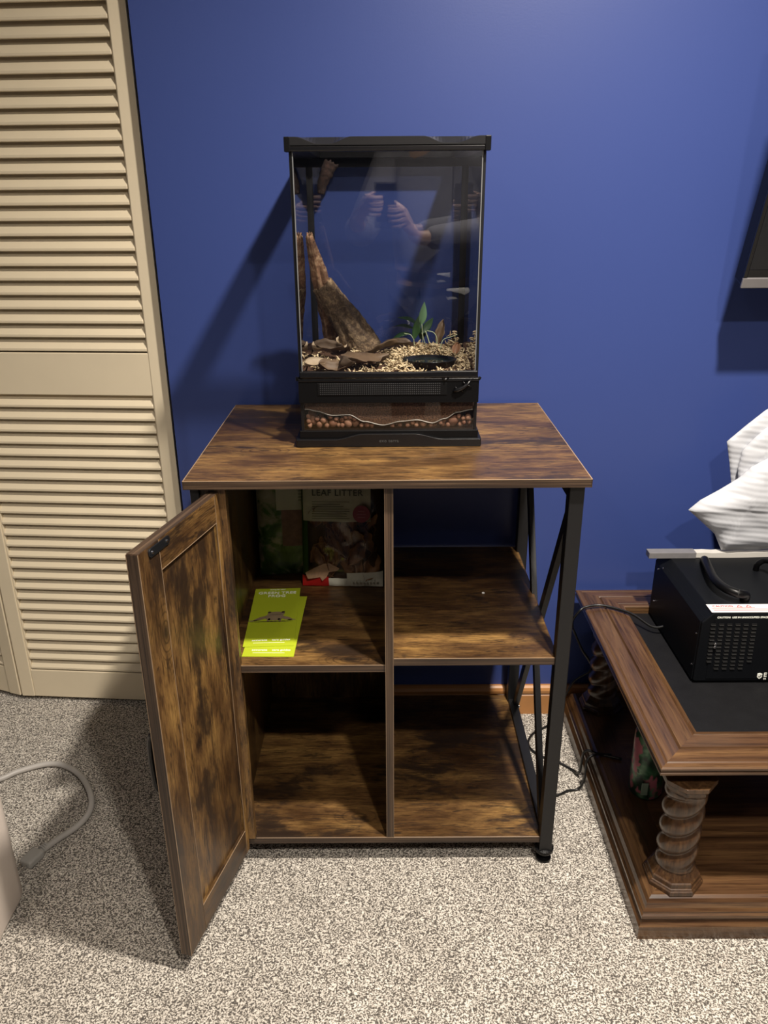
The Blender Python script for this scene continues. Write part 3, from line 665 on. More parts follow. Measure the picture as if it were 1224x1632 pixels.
# bags
BROWNL = leafmat('bag_leaves', (.13, .055, .022), (.30, .145, .065)); KR = plain('kraft_label', (.40, .385, .30), .6); INK = plain('dark_print', (.03, .035, .03), .6); RED = plain('red_print', (.45, .012, .012), .45); MAG = plain('magenta_sticker', (.20, .012, .04), .5)
def bag(nm, cx, yb, z0, w, h, t, tilt, rz, label, kind):
    root = empty(nm, (cx, yb, z0), rz); tag(root, label, 'bag'); root.rotation_euler = (R(tilt), 0, rz)
    def surf(offset, x0, x1, za, zb_, mat, name, par=root, th=.0006, n=(16, 20)):
        b = B(); vs = []; fs = []; NX, NZ = n
        for lay in (0, 1):
            for j in range(NZ + 1):
                for i in range(NX + 1):
                    x = x0 + (x1 - x0) * i / NX; z = za + (zb_ - za) * j / NZ
                    u = x / (w / 2); v = z / h
                    bul = t * max(0, 1 - u ** 4) ** .6 * (min(1, v * 7)) ** .6
                    wr = .0035 * noise.noise(Vector((x * 30, z * 22, cx * 9))) + .002 * noise.noise(Vector((x * 90, z * 70, cx)))
                    vs.append((x, -(bul + wr + offset) + lay * th, z))
        k = (NX + 1) * (NZ + 1)
        for lay in (0, 1):
            for j in range(NZ):
                for i in range(NX): a = lay * k + j * (NX + 1) + i; fs.append((a, a + 1, a + NX + 2, a + NX + 1))
        return b.add(vs, fs).build(name, mat, par, smooth=True, local=True)
    return root, surf
bg, sf = bag('leaf_litter_bag', -.0985, -.185, SZ, .175, .245, .018, -9, -.04, 'clear bag of brown leaf litter with cream label on the upper left shelf', 0)
sf(.001, -.0875, .0875, .004, .240, FILM, 'film', n=(24, 30))
# contents: many overlapping leaves inside as one mass
cm = B(); random.seed(5)
for q in range(70):
    lf = leaf(random.uniform(.035, .075), random.uniform(.008, .018), .5, .1, .15, q); Mx = Matrix.Translation((random.uniform(-.055, .060), random.uniform(-.012, .006), random.uniform(.04, .175))) @ Matrix.Rotation(random.uniform(-.7, .7) + 1.57, 4, 'Y') @ Matrix.Rotation(random.uniform(-.5, .5) + 1.57, 4, 'X')
    cm.add(lf.v, lf.f, Mx)
cm = cm.build('leaf_filling', BROWNL, bg, smooth=True, local=True); cm['kind'] = 'stuff'
sf(-.014, -.083, .085, .004, .22, plain('bag_back_brown', (.05, .024, .012), .6), 'back_film', n=(10, 10))
lb = sf(.0055, -.083, .062, .150, .236, KR, 'header_label', n=(24, 16)); 
FT = lambda x, y, z: Matrix.Translation((x, y, z)) @ Matrix.Rotation(R(90), 4, 'X')
text('LEAF LITTER', .0185, INK, bg, FT(-.008, -.0275, .213), spacing=1.08); 
tl = B(); random.seed(8)
for q in range(8): tl.box(-.062, random.choice((.012, .018, -.002, .005)), -.0275, -.0270, .1945 - q * .0052 - .0009, .1945 - q * .0052)
tl.build('fine_print', INK, bg, local=True)
B().lathe([(.0185, 0), (.0185, .0006)], 0, 0, 32, M=FT(.043, -.0270, .168)).build('round_sticker', MAG, bg, local=True)
sm = B()
for q, w_ in enumerate((.007, .010, .008)): sm.box(.043 - w_, .043 + w_, -.0284, -.0278, .1735 - q * .0065, .1752 - q * .0065)
sm.build('sticker_print', plain('pink_print', (.35, .12, .16), .5), bg, local=True)
sf(.0028, .010, .0875, .001, .036, plain('bag_white_print', (.62, .62, .52), .5), 'white_strip', n=(14, 6))
sf(.0030, -.0885, -.030, .001, .026, RED, 'red_strip', n=(10, 5)); sf(.0026, -.034, .014, .001, .022, MATS['bag_white_print'], 'white_strip', n=(8, 5))
GRN = plain('bag_green_print', (.03, .075, .018), .5); sf(.0022, -.0875, -.074, .03, .235, GRN, 'green_edge', n=(4, 20))
# printed lizard
lz_ = B(); SK = plain('lizard_print', (.33, .20, .12), .5, 0, .4, 200)
lz_.prism([(-.080, .036), (-.060, .047), (-.040, .056), (-.030, .059), (-.012, .050), (-.006, .046), (-.010, .041), (-.028, .038), (-.034, .026), (-.043, .018), (-.048, .026), (-.060, .024), (-.074, .022)], -.0232, -.0226); lz_.build('lizard_print', SK, bg, .0, local=True)
sm = B()
for q in range(8): sm.box(.018 + q * .0072, .0225 + q * .0072, -.0262, -.0256, .0155 + .0003 * q, .0205 + .0003 * q); sm.box(.019 + q * .0072, .0215 + q * .0072, -.0264, -.0254, .0170 + .0003 * q, .0190 + .0003 * q)
sm.build('small_print', plain('faded_print', (.36, .36, .30), .5), bg, local=True)
b2, sf2 = bag('moss_bag', -.213, -.125, SZ, .150, .250, .022, -6, .06, 'green and white bag with pale print standing behind the leaf litter bag', 0)
def b2mat():
    n = NT('moss_bag_print'); v = n.coord(); f = n.noise(v, 22, 3, .5, .8)
    n.base(n.ramp(f, [(.38, (.02, .055, .012)), (.5, (.06, .12, .03)), (.58, (.25, .24, .17)), (.7, (.33, .31, .24))])); n.rough(.25); return n.m
sf2(.001, -.075, .075, .002, .245, b2mat(), 'film', n=(20, 26)); sf2(-.035, -.073, .073, .002, .24, MATS['bag_back_brown'], 'back_film', n=(8, 8))
sf2(.0055, -.030, .070, .158, .240, KR, 'header_label', n=(20, 16)); tl = B()
for q in range(7): tl.box(.018, .055, -.0300, -.0294, .222 - q * .0068 - .0012, .222 - q * .0068)
tl.build('fine_print', INK, b2, local=True)
cr = sf2(.0028, -.020, .035, .075, .158, leafmat('bark_chip_print', (.05, .02, .015), (.30, .16, .11)), 'chip_print', n=(8, 10))
# ================================================================== SIDE TABLE
st = tag(empty('side_table', (.90, -.35, 0)), 'brown oak low table with twisted columns and black inset top at the right', 'table')
def mitred(prof, x0, x1, y0, y1, names, mats, par, bev=0):
    def pt(c, d):
        return {0: (x0 + d, y0 + d), 1: (x1 - d, y0 + d), 2: (x1 - d, y1 - d), 3: (x0 + d, y1 - d)}[c]
    out = []
    for k in range(4):
        a, b_ = k, (k + 1) % 4; n = len(prof); vs = []
        for c in (a, b_):
            for d, z in prof: p = pt(c, d); vs.append((p[0], p[1], z))
        fs = [tuple(range(n)), tuple(range(2 * n - 1, n - 1, -1))] + [(i, (i + 1) % n, (i + 1) % n + n, i + n) for i in range(n)]
        out.append(B().add(vs, fs).build(names, mats[k % 2], par, bev))
    return out
tp = [(.006, .350), (0, .353), (0, .3575), (.003, .3590), (.0028, .3602), (0, .3615), (0, .3655), (.003, .3680), (.011, .3690), (.0135, .3675), (.016, .3690), (.028, .3700), (.044, .3722), (.0465, .3700), (.0485, .3735), (.080, .3735), (.0815, .3718), (.0835, .3735), (.091, .3722), (.093, .3695), (.093, .350)]
mitred(tp, .456, 1.36, -.668, -.022, 'frame_rail', (OX, OY), st)
B().box(.548, 1.268, -.576, -.114, .340, .3535).build('inset_top', plain('black_leather_top', (.007, .007, .008), .5, 0, .4, 20, .3, 250, .22), st)
tr = B().box(.60, 1.216, -.53, -.16, .318, .340).build('apron', OX, st, .001)
bpf = [(0, 0), (0, .030), (.004, .0345), (.0075, .040), (.0065, .0435), (.004, .046), (.004, .052), (.0075, .055), (.0075, .0585), (.011, .064), (.014, .074), (.018, .080), (.024, .083), (.085, .083), (.085, 0)]
mitred(bpf, .450, 1.366, -.690, -.020, 'base_rail', (OX, OY), st)
B().box(.535, 1.281, -.605, -.105, .060, .0822).build('base_board', OX, st, .0008)
def column(cx, cy):
    root = None
    o8 = Matrix.Translation((cx, cy, 0)) @ Matrix.Rotation(R(22.5), 4, 'Z')
    b = B(); seg, nz = 48, 70; vs = []; fs = []
    for j in range(nz + 1):
        z = .122 + (.292 - .122) * j / nz; e = min(1, j / 6, (nz - j) / 6)
        for k in range(seg):
            th = 2 * math.pi * k / seg; c = abs(math.cos(th - math.pi * z / .041 * 1.0)) ** .8
            r = .034 * (1 - .20 * e) + .034 * .24 * e * c; r *= 1.04
            vs.append((cx + r * math.cos(th), cy + r * math.sin(th), z))
    for j in range(nz):
        for k in range(seg): fs.append((j * seg + k, j * seg + (k + 1) % seg, (j + 1) * seg + (k + 1) % seg, (j + 1) * seg + k))
    c = b.add(vs, fs).build('twisted_column', OZ, st, smooth=True)
    B().lathe([(.053, .083), (.053, .091), (.050, .093), (.050, .0945), (.047, .096), (.047, .104), (.044, .106), (.040, .112), (.034, .124)], 0, 0, 8, M=o8).build('octagonal_foot', OZ, c, .0006)
    B().lathe([(.033, .286), (.040, .296), (.043, .300), (.043, .306), (.048, .312), (.048, .320)], 0, 0, 8, M=o8).build('octagonal_cap', OZ, c, .0006)
for cx, cy in ((.526, -.622), (.526, -.092), (1.29, -.622), (1.29, -.092)): column(cx, cy)

# ================================================================== BLACK MACHINE
mc = tag(empty('air_machine', (.80, -.26, .3535)), 'black metal box machine with top handle, vents and warning label on the side table', 'machine')
MB_ = plain('black_coated_metal', (.0040, .0046, .006), .5, 0, .1, 60, .1, 900, .12)
z0, z1 = .359, .513
hx = [(.606, z0 + .002), (.606, .492), (.626, z1), (1.02, z1), (1.04, .492), (1.04, z0 + .002), (1.036, z0), (.610, z0)]
B().prism(hx, -.400, -.115).build('housing', MB_, mc, .002)
B().prism([(.6045, z0 + .001), (.6045, .4915), (.612, .4995), (.612, z0 + .001)], -.394, -.120).build('side_panel', MB_, mc, .0006)
B().box(.630, 1.016, -.4010, -.3990, z0 + .006, .500).build('front_panel', MB_, mc, .0006)
DK = plain('slot_black', (.002, .002, .002), .7); LP = plain('slot_lip', (.028, .028, .028), .35)
s1, s2 = B(), B()
for i in range(6):
    for j in range(13):
        if (i in (0,) and j > 10) or (i == 5 and j > 10): continue
        x = .6225 + i * .0158 + (j * .0003); z = .4870 - j * .0082
        s1.box(x, x + .0098, -.4016, -.4008, z, z + .0034); s2.box(x + .001, x + .0098, -.4028, -.4010, z - .0007, z)
a = s1.build('vent_slots', DK, mc); a['kind'] = 'stuff'; a = s2.build('slot_lips', LP, mc); a['kind'] = 'stuff'
for x, z in ((.6365, .440), (.6365, .447)):
    B().lathe([(.003, 0), (.003, .003), (.0015, .004)], 0, 0, 12, M=Matrix.Translation((x, -.402, z)) @ Matrix.Rotation(R(90), 4, 'X')).build('front_screw', CHROME, mc)
for y, z in ((-.385, .46), (-.385, .39), (-.14, .48), (-.14, .40), (-.17, .497)):
    B().lathe([(.0018, 0), (.0018, .001), (.0008, .0014)], 0, 0, 10, M=Matrix.Translation((.6045, y, z)) @ Matrix.Rotation(R(-90), 4, 'Y')).build('side_screw', CHROME, mc)
for x in (.64, 1.0):
    for y in (-.38, -.14): B().lathe([(.010, .3536), (.011, .359)], x, y, 16).build('rubber_foot', BLK, mc)
hp = spline([(.650, -.235, .512), (.650, -.245, .536), (.650, -.300, .548), (.660, -.365, .549), (.685, -.385, .548), (.700, -.378, .538), (.700, -.372, .513)], 6)
hp = spline([(.690, -.175, .512), (.686, -.185, .524), (.672, -.240, .532), (.662, -.300, .535), (.668, -.340, .535), (.686, -.358, .533), (.703, -.354, .527), (.704, -.350, .512)], 7)
hd = B().tube(hp, .0088, 14).build('handle', BLK, mc, smooth=True)
B().tube([(.6850, -.3575, .5332), (.6868, -.3582, .5330)], .0093, 14).build('handle_joint', DK, hd)
B().tube(spline([(.785, -.215, .512), (.785, -.222, .532), (.80, -.24, .545), (.82, -.33, .540), (.82, -.34, .512)], 6), .006, 12).build('handle', BLK, mc, smooth=True)
LBL = plain('white_label', (.72, .68, .68), .35)
lbm = B().box(.6225, .80, -.3975, -.3660, z1, z1 + .0006).build('warning_label', LBL, mc)
REDT = plain('red_label_print', (.45, .03, .03), .5)
FL = lambda x, y: Matrix.Translation(Vector((x, y, z1 + .0008)) - wloc(mc))
text('CAUTION', .0085, REDT, lbm, FL(.652, -.3745), align='CENTER', spacing=1.05)
tb = B()
for cx in (.684, .702):
    tb.add([(cx - .006, -.3785, z1 + .0009), (cx + .006, -.3785, z1 + .0009), (cx, -.3690, z1 + .0009), (cx - .0032, -.3770, z1 + .0009), (cx + .0032, -.3770, z1 + .0009), (cx, -.3718, z1 + .0009)], [(0, 1, 4, 3), (1, 2, 5, 4), (2, 0, 3, 5)])
tb.build('warning_triangles', REDT, lbm)
sm = B()
for y_, x1_ in ((-.3818, .712), (-.3862, .742), (-.3905, .735)): sm.box(.6275 + (-.3818 - y_) * .2, x1_, y_, y_ + .0012, z1 + .0006, z1 + .0009)
sm.build('small_print', REDT, lbm)
FM = lambda x, y, z: Matrix.Translation(Vector((x, y, z)) - wloc(mc)) @ Matrix.Rotation(R(90), 4, 'X')
text('CAUTION:  USE IN UNOCCUPIED SPACE ONLY', .0054, WHITE, mc, FM(.6325, -.4014, .5015 + .0025), align='LEFT', shear=.2)
sh = B().prism([(.7360 + x * .8, .3715 + z * .8) for x, z in ((-.006, .006), (0, .0085), (.006, .006), (.006, -.003), (0, -.0085), (-.006, -.003))], -.4020, -.4010).build('shield_logo', WHITE, mc)
B().tube([(.7335, -.4024, .3720), (.7355, -.4024, .3700), (.7390, -.4024, .3745)], .0006, 6).build('check_mark', DK, sh)
text('E', .0135, WHITE, mc, FM(.7435, -.4014, .3735), align='LEFT'); text('IN', .0050, WHITE, mc, FM(.7445, -.4014, .3645), align='LEFT')
B().box(.7465, .7485, -.4022, -.4010, .4505, .4525).build('indicator', WHITE, mc)

# white thin tray on the machine
PW = plain('white_foam_board', (.55, .53, .49), .35, 0, .04, 12)
sb_ = B(); vs = []; fs = []; nn = 40
random.seed(3)
for i in range(nn + 1):
    x = .577 + (.98 - .577) * i / nn; h = .009 + (.0035 if x > .635 else 0) + .0005 * math.sin(i * 1.7)
    for y, z in ((-.152, .5132), (-.152, .5132 + h), (-.134, .5135 + h), (-.134, .5132)): vs.append((x, y + .002 * math.sin(x * 23), z))
for i in range(nn):
    for k in range(4): fs.append((i * 4 + k, i * 4 + (k + 1) % 4, i * 4 + 4 + (k + 1) % 4, i * 4 + 4 + k))
fs += [(0, 1, 2, 3), (nn * 4 + 3, nn * 4 + 2, nn * 4 + 1, nn * 4)]
tag(sb_.add(vs, fs).build('foam_board', PW, bevel=.0006, org=(.78, -.14, .514)), 'thin white foam board strip lying across the back of the black machine', 'board')
BD = bpy.data.objects['foam_board']
B().box(.5755, .6790, -.1560, -.1325, .5131, .5272).build('grey_end', plain('board_end_grey', (.17, .165, .17), .35, 0, .2, 60), BD, .001)  # separate box that makes the left end of the board darker grey
# foam sheet bag
def foammat():
    n = NT('white_foam_sheet'); v = n.coord((1, 1, 1), (0, R(-6), 0)); wv = n.add('ShaderNodeTexWave', bands_direction='Z'); wv.inputs['Scale'].default_value = 26; wv.inputs['Distortion'].default_value = 1.6; wv.inputs['Detail'].default_value = 2; wv.inputs['Detail Scale'].default_value = .6
    n.link(v, wv.inputs['Vector']); n.base((.52, .535, .57)); n.rough(.45); n.b.inputs['Subsurface Weight'].default_value = .15; n.b.inputs['Subsurface Radius'].default_value = (.02, .02, .02); n.bump(wv.outputs['Fac'], .16, .003); return n.m
FOAM = foammat()
fo = tag(empty('foam_wrap', (.80, -.14, .527)), 'white crinkled packing foam standing on the black machine by the wall', 'packing foam')
def px2(u, v): return (.65 + (u - 1090) * .00111, .626 - (v - 805) * .00143)
def pillow(out, y, bulge, rings, name, seedv, flat=False):
    P = [px2(*q) for q in out]; pts = []
    for i in range(len(P)):
        a, b_ = P[i], P[(i + 1) % len(P)]
        for k in range(6): pts.append((a[0] + (b_[0] - a[0]) * k / 6, a[1] + (b_[1] - a[1]) * k / 6))
    cx = sum(p[0] for p in pts) / len(pts); cz = sum(p[1] for p in pts) / len(pts); n = len(pts); b = B(); vs = []; fs = []
    for side in (-1, 1):
        for j in range(rings):
            s = 1 - (j / rings)
            for x, z in pts:
                X, Z = cx + (x - cx) * s, cz + (z - cz) * s
                h = bulge * (1 - s ** 2.2) ** .6 + (.006 * noise.noise(Vector((X * 12, Z * 30, seedv))) + .0010 * math.sin((Z + X * .12) * 330) * (1 - s)) * (1 if j else 0)
                vs.append((X, y + side * (h + .0008), Z))
        vs.append((cx, y + side * (bulge + .001), cz))
    k = rings * n + 1
    for sd in (0, 1):
        o = sd * k
        for j in range(rings - 1):
            for i in range(n): fs.append((o + j * n + i, o + j * n + (i + 1) % n, o + (j + 1) * n + (i + 1) % n, o + (j + 1) * n + i))
        for i in range(n): fs.append((o + (rings - 1) * n + i, o + (rings - 1) * n + (i + 1) % n, o + rings * n))
    for i in range(n): fs.append((i, (i + 1) % n, k + (i + 1) % n, k + i))
    return b.add(vs, fs).build(name, FOAM, fo, smooth=True)
pillow([(1091, 806), (1112, 790), (1145, 774), (1180, 755), (1200, 738), (1235, 722), (1300, 735), (1330, 800), (1300, 869), (1235, 873), (1168, 873), (1150, 846), (1112, 820)], -.145, .026, 12, 'foam_sheet', 1)
pillow([(1161, 707), (1192, 683), (1224, 660), (1262, 640), (1300, 690), (1280, 760), (1225, 770), (1186, 785), (1173, 742)], -.105, .008, 10, 'foam_sheet', 5)
pillow([(1187, 718), (1204, 700), (1224, 683), (1262, 676), (1290, 700), (1270, 760), (1222, 752), (1190, 776), (1184, 745)], -.122, .014, 10, 'foam_sheet', 9)

# ================================================================== TV
tv = tag(empty('television', (1.15, -.08, 1.086)), 'flat black television with silver lower bezel mounted on the blue wall', 'television')
B().box(.697, 1.63, -.126, -.085, 1.090, 1.62).build('back_shell', BLK, tv, .004)
B().box(.6955, 1.6315, -.131, -.125, 1.0870, 1.1085).build('lower_bezel', plain('silver_bezel', (.22, .21, .215), .3, .3), tv, .002)
for bx in ((.6955, .7035, 1.1085, 1.622), (1.6235, 1.6315, 1.1085, 1.622), (.7035, 1.6235, 1.612, 1.622)):
    B().box(bx[0], bx[1], -.131, -.125, bx[2], bx[3]).build('bezel', BLKG, tv, .0015)
B().box(.7035, 1.6235, -.1275, -.125, 1.1085, 1.612).build('screen', plain('dark_screen', (.006, .007, .010), .12), tv)
B().box(.7035, 1.6235, -.1290, -.1272, 1.1085, 1.124).build('lower_inner_bezel', BLKG, tv, .0005)
for ch in tv.children: ch.location = (0, 0, 0)
_tl = Matrix.Translation((0, -.13 + .08, 0)) @ Matrix.Rotation(R(17), 4, 'X') @ Matrix.Translation((0, .13 - .08, 0))
for ch in tv.children: ch.matrix_local = _tl
B().box(1.0, 1.3, -.150, -.0005, 1.26, 1.42).build('wall_mount', METAL, tv, .002)

# ================================================================== CAN, CORDS, WHITE APPLIANCE
cn = tag(empty('drink_can', (.541, -.40, .083)), 'dark green tall can with pink print standing inside the low table', 'can')
def canmat():
    n = NT('can_print'); v = n.coord(); x = n.add('ShaderNodeSeparateXYZ'); n.link(v, x.inputs[0])
    f = n.noise(v, 26, 2, .5, .5); g = n.noise(n.coord((1.6, 1.6, 1)), 30, 2)
    c = n.ramp(f, [(.40, (.006, .020, .012)), (.5, (.02, .075, .035)), (.60, (.12, .22, .13)), (.66, (.02, .05, .03))])
    pk = n.ramp(g, [(.52, 0), (.58, 1)]); c = n.mix(pk, c, (.33, .10, .13)); n.base(c); n.rough(.3); n.b.inputs['Metallic'].default_value = .2; return n.m
zc = .083
B().lathe([(.026, zc), (.031, zc + .005), (.034, zc + .012), (.034, zc + .150), (.031, zc + .158), (.027, zc + .162)], .541, -.40, 32).build('body', canmat(), cn, smooth=True)
B().lathe([(.0275, zc + .161), (.0285, zc + .1635), (.0275, zc + .165), (.0255, zc + .162)], .541, -.40, 32).build('lid', CHROME, cn, smooth=True)
B().box(.520, .534, -.4365, -.4335, zc + .022, zc + .052).build('printed_patch', plain('grey_green_patch', (.14, .19, .14), .5), cn, .001)
CORD = plain('black_cord', (.006, .006, .006), .35)
p1 = [(.612, -.215, .378), (.585, -.205, .370), (.554, -.166, .3785), (.52, -.136, .3790), (.488, -.121, .3790), (.456, -.124, .3760), (.440, -.130, .368), (.430, -.120, .34), (.440, -.085, .30), (.4510, -.055, .275), (.473, -.060, .226), (.500, -.070, .175), (.462, -.060, .130), (.440, -.052, .060), (.425, -.055, .010), (.392, -.078, .0035), (.360, -.102, .0035), (.344, -.135, .0035), (.348, -.163, .0035), (.368, -.188, .0035), (.405, -.210, .0035), (.430, -.235, .0035), (.440, -.262, .02), (.4445, -.272, .086), (.475, -.285, .0875), (.52, -.30, .0870)]
tag(B().tube(spline(p1, 7), .0030, 8).build('power_cord', CORD, org=(.392, -.078, .0005), smooth=True), 'black power cord running from the machine over the table rim and looping on the carpet', 'cord')
p2 = [(.28, -.300, .0035), (.33, -.325, .0035), (.378, -.320, .0035), (.405, -.306, .0035), (.430, -.301, .004), (.4420, -.299, .03), (.4440, -.297, .080), (.462, -.292, .0925), (.50, -.285, .0870)]
tag(B().tube(spline(p2, 7), .0028, 8).build('thin_cord', CORD, org=(.378, -.320, .0007), smooth=True), 'short thin black cord between the low table base and the front cabinet leg', 'cord')
CRM = plain('cream_appliance_plastic', (.84, .74, .66), .35, 0, .02, 8)
ap = tag(empty('white_appliance', (-.93, -.72, 0)), 'cream plastic appliance with rounded corners standing at the lower left edge', 'appliance')
ab = B(); vs = []; fs = []
def rr(x0, x1, y0, y1, r, n=8):
    out = []
    for cx, cy, a0 in ((x1 - r, y1 - r, 0), (x0 + r, y1 - r, 90), (x0 + r, y0 + r, 180), (x1 - r, y0 + r, 270)):
        for k in range(n + 1): a = R(a0 + 90 * k / n); out.append((cx + r * math.cos(a), cy + r * math.sin(a)))
    return out
lv = [(.014, 0), (.004, .004), (0, .014), (0, .36), (.004, .374), (.016, .38)]
for ins, z in lv:
    for x, y in rr(-1.08 + ins, -.710 - ins, -.90 + ins, -.562 - ins, .045 - ins * .5): vs.append((x, y, z))
m = len(vs) // len(lv)
for j in range(len(lv) - 1):
    for i in range(m): fs.append((j * m + i, j * m + (i + 1) % m, (j + 1) * m + (i + 1) % m, (j + 1) * m + i))
fs += [tuple(range(m - 1, -1, -1)), tuple((len(lv) - 1) * m + i for i in range(m))]
ab.add(vs, fs).build('body', CRM, ap, smooth=True)
gr_ = B()
for k in range(9): gr_.box(-1.02, -.79, -.86 + k * .03, -.85 + k * .03, .3795, .3812)
gr_ = gr_.build('top_grille', plain('grey_grille', (.2, .2, .2), .5), ap); gr_['kind'] = 'stuff'
GREY = plain('grey_cord', (.40, .38, .355), .45, 0, .03)
cd = tag(empty('grey_power_cord', (-.72, -.40, 0)), 'thick grey power cord looping on the carpet beside the cream appliance', 'cord')
pts = [(-1.05, -.36, .007), (-.98, -.305, .007), (-.905, -.262, .007), (-.874, -.236, .007), (-.816, -.212, .008), (-.767, -.222, .010), (-.715, -.262, .012), (-.673, -.322, .012), (-.659, -.370, .010), (-.671, -.410, .007), (-.700, -.449, .007), (-.722, -.482, .007)]
B().tube(spline(pts, 8), .0068, 12).build('cable', GREY, cd, smooth=True)
pg = Matrix.Translation((-.7335, -.508, .010)) @ Matrix.Rotation(R(-113), 4, 'Z')
GP = plain('grey_plug', (.36, .35, .33), .4, 0, .03)
B().box(-.026, .014, -.015, .015, -.009, .009, M=pg).build('plug_body', GP, cd, .005, seg=3)
for k in range(3): B().tube([(pg @ Vector((-.030 - k * .005, 0, 0))), (pg @ Vector((-.033 - k * .005, 0, 0)))], .0085 - k * .0007, 12).build('strain_relief', GP, cd)
for s in (-1, 1): B().box(.014, .030, s * .006 - .0008, s * .006 + .0008, -.003, .003, M=pg).build('prong', CHROME, cd)

# ================================================================== PERSON with a phone, standing behind the lens (seen only as a reflection in the glass)
MC = Matrix.Translation(CAM) @ ROT.to_4x4()
C_ = lambda x, y, z: MC @ Vector((x, y, z))
ph = B().box(-.037, .037, -.137, .020, .0245, .0325, M=MC).build('smartphone', BLKG, bevel=.003, org=C_(0, -.06, .028))
tag(ph, 'dark smartphone held up by the person in grey hoodie, seen only as reflection', 'phone')
def skin(name, mat, par, V, E, rad, root, sub=2, org=(0, 0, 0)):
    me = bpy.data.meshes.new(name); me.from_pydata([tuple(Vector(v) - wloc(par)) for v in V], E, []); me.materials.append(mat)
    o = bpy.data.objects.new(name, me); COL.objects.link(o); o.parent = par
    o.modifiers.new('skin', 'SKIN').use_smooth_shade = True
    sk = me.skin_vertices[0].data
    for i, r in enumerate(rad): sk[i].radius = (r, r) if not hasattr(r, '__len__') else r; sk[i].use_root = (i == root)
    s = o.modifiers.new('sub', 'SUBSURF'); s.levels = sub; s.render_levels = sub
    return o
per = tag(empty('person', (.19, -2.14, 0)), 'person in dark grey hoodie holding up a phone, reflected in the glass tank', 'person')
SKN = plain('skin', (.50, .33, .26), .5, 0, .06); HOOD = plain('dark_grey_hoodie', (.20, .20, .23), .9, 0, .3, 30, .3, 300); PANT = plain('dark_trousers', (.03, .03, .04), .9); HAIR = plain('brown_hair', (.03, .018, .01), .6, 0, .3, 90)
V = []; E = []; RD = []
def nd(p, r, par=None):
    V.append(Vector(p)); RD.append(r)
    if par is not None: E.append((par, len(V) - 1))
    return len(V) - 1
def chain(par, *it):
    for p, r in it: par = nd(p, r, par)
    return par
pel = nd((.19, -2.14, .95), (.15, .11)); ch1 = chain(pel, ((.19, -2.15, 1.10), (.135, .10)), ((.19, -2.14, 1.28), (.155, .11))); nk = chain(ch1, ((.188, -2.12, 1.44), (.08, .07)), ((.18, -2.09, 1.52), .055), ((.175, -2.07, 1.60), .06))
HL = {}
for s, el, wr in ((1, (.375, -1.99, 1.13), (.105, -1.855, 1.115)), (-1, (-.085, -2.00, 1.12), (-.105, -1.865, 1.175))):
    sh_ = nd((.19 + s * .17, -2.13, 1.40), .062, ch1 + 1); e = chain(sh_, ((.19 + s * .20, -2.08, 1.28), .05), (el, .042)); wv_ = chain(e, (wr, .026)); HL[s] = wv_
    pc = C_(s * .060, -.098 if s > 0 else -.052, .030); palm = nd(pc, .021, wv_)
    for i in range(4):
        y = (-.062 if s > 0 else -.022) - .0185 * i; ln = (1, 1.08, 1.0, .8)[i]
        k = nd(C_(s * .058, y, .016), .0105, palm)
        chain(k, (C_(s * .050, y - .002, .006), .0098), (C_(s * (.048 - .022 * ln), y - .004, .008), .0088), (C_(s * (.040 - .032 * ln), y - .004, .016), .0075))
    k = nd(C_(s * .056, (-.075 if s > 0 else -.035), .048), .0115, palm); chain(k, (C_(s * .040, (-.065 if s > 0 else -.028), .050), .010), (C_(s * .022, (-.060 if s > 0 else -.024), .044), .0085))
for s in (1, -1):
    hp_ = nd((.19 + s * .09, -2.14, .88), .088, pel); chain(hp_, ((.19 + s * .10, -2.12, .50), .058), ((.19 + s * .11, -2.15, .12), .042), ((.19 + s * .12, -2.13, .055), .042), ((.19 + s * .13, -2.00, .035), .034))
skin('body', SKN, per, V, E, RD, 0)
def sub_skin(name, mat, items, root=0):
    global V, E, RD
    V, E, RD = [], [], []; items(); return skin(name, mat, per, V, E, RD, root)
def hood():
    p = nd((.19, -2.14, .90), (.185, .145)); c = chain(p, ((.19, -2.15, 1.08), (.165, .13)), ((.19, -2.14, 1.27), (.185, .135))); n = chain(c, ((.188, -2.13, 1.42), (.125, .10)), ((.186, -2.13, 1.50), (.085, .08)))
    for s, el, wr in ((1, (.385, -1.99, 1.13), (.135, -1.87, 1.115)), (-1, (-.095, -2.00, 1.12), (-.107, -1.89, 1.165))):
        a = nd((.19 + s * .18, -2.13, 1.40), .085, c); chain(a, ((.19 + s * .21, -2.08, 1.27), .072), (el, .064), ((Vector(el) + Vector(wr)) / 2, .052), (wr, .042))
sub_skin('hoodie', HOOD, hood)
def pants():
    p = nd((.19, -2.14, .94), (.165, .13))
    for s in (1, -1): a = nd((.19 + s * .09, -2.14, .86), .105, p); chain(a, ((.19 + s * .10, -2.12, .50), .078), ((.19 + s * .11, -2.15, .10), .062))
sub_skin('trousers', PANT, pants)
for s in (1, -1):
    b = B(); 
    b.lathe([(.040, 0), (.046, .01), (.046, .025), (.036, .055), (.018, .075)], 0, 0, 20, M=Matrix.Translation((.19 + s * .125, -2.06, 0)) @ Matrix.Scale(2.9, 4, (0, 1, 0)))
    b.build('shoe', plain('dark_shoe', (.02, .02, .02), .6) if s > 0 else MATS['dark_shoe'], per, smooth=True)
bm = bmesh.new(); bmesh.ops.create_uvsphere(bm, u_segments=32, v_segments=24, radius=1)
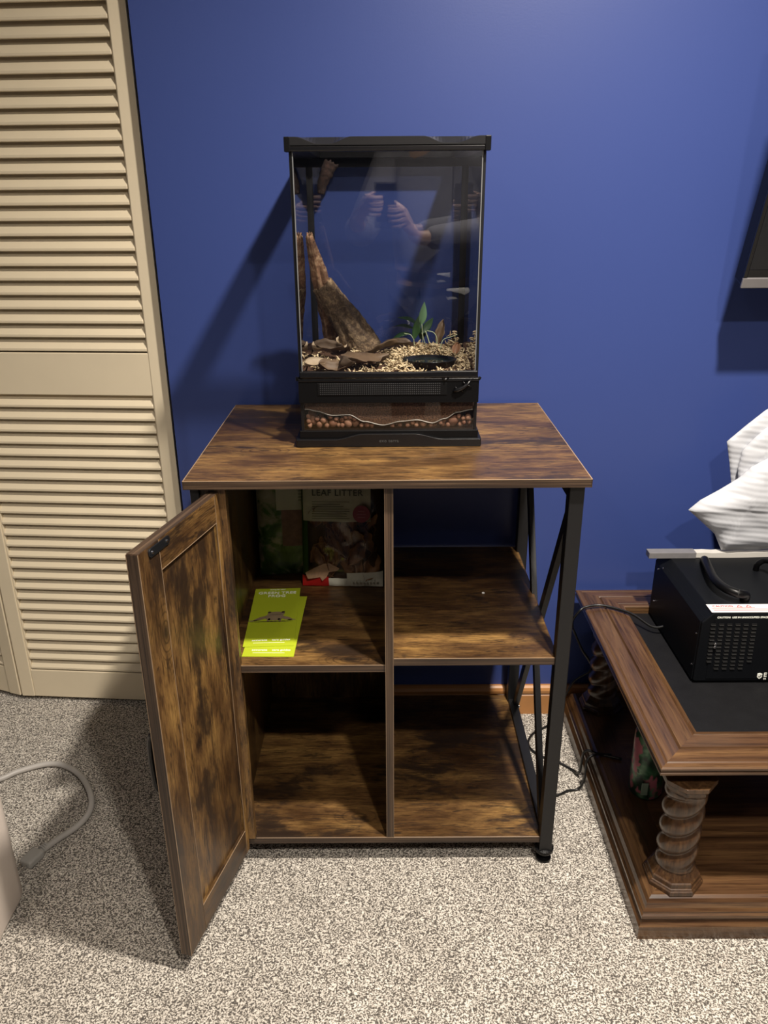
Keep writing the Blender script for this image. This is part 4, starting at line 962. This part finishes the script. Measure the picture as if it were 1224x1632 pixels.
for v in bm.verts:
    c = v.co.copy(); x, y, z = c.x * .078, c.y * .095, c.z * .118
    if c.z < -.1: x *= 1 - .28 * (-c.z - .1); 
    f = max(0, c.y) ** 8
    y += .022 * f * math.exp(-(c.x / .16) ** 2) * math.exp(-((c.z + .12) / .16) ** 2) - .010 * max(0, c.y) * (math.exp(-((abs(c.x) - .38) / .16) ** 2) * math.exp(-((c.z - .12) / .12) ** 2)) + .005 * f * math.exp(-(c.x / .3) ** 2) * math.exp(-((c.z + .48) / .07) ** 2)
    x += (.012 if c.x > 0 else -.012) * math.exp(-((c.y + .02) / .14) ** 2) * math.exp(-((c.z) / .22) ** 2)
    v.co = (x, y, z)
me = bpy.data.meshes.new('head'); bm.to_mesh(me); bm.free(); me.materials.append(SKN); me.polygons.foreach_set('use_smooth', [True] * len(me.polygons))
hd_ = bpy.data.objects.new('head', me); COL.objects.link(hd_); hd_.parent = per; hd_.location = Vector((.165, -2.045, 1.665)) - wloc(per); hd_.rotation_euler = (R(-22), 0, R(14))
for s in (1, -1):
    e = B().lathe([(.001, -.010), (.008, -.007), (.0115, 0), (.008, .007), (.001, .010)], 0, 0, 14, M=Matrix.Translation((s * .030, .079, .014))).build('eye', plain('eye_white', (.7, .7, .68), .2) if s > 0 else MATS['eye_white'], hd_, smooth=True, local=True)
bm = bmesh.new(); bmesh.ops.create_uvsphere(bm, u_segments=28, v_segments=18, radius=1)
for v in bm.verts:
    c = v.co.copy(); k = 1 + .03 * noise.noise(c * 6); v.co = (c.x * .086 * k, (c.y * .098 - .014) * k, max(c.z, -.25 if c.y < .1 else .30) * .124 * k + .012)
    if c.y > .35 and c.z < .45: v.co.y = .030
me = bpy.data.meshes.new('hair'); bm.to_mesh(me); bm.free(); me.materials.append(HAIR); me.polygons.foreach_set('use_smooth', [True] * len(me.polygons))
o = bpy.data.objects.new('hair', me); COL.objects.link(o); o.parent = hd_

zn = NT('zebra_print'); wv_ = zn.add('ShaderNodeTexWave'); wv_.inputs['Scale'].default_value = 9; wv_.inputs['Distortion'].default_value = 7; wv_.bands_direction = 'Z'; zn.link(zn.coord(), wv_.inputs['Vector'])
zn.base(zn.ramp(wv_.outputs['Fac'], [(.5, (.01, .01, .012)), (.6, (.8, .8, .78))])); zn.rough(.7)
B().box(.225, .315, -2.045, -1.995, .82, .93).build('patterned_pocket', MATS['zebra_print'], per, .008)
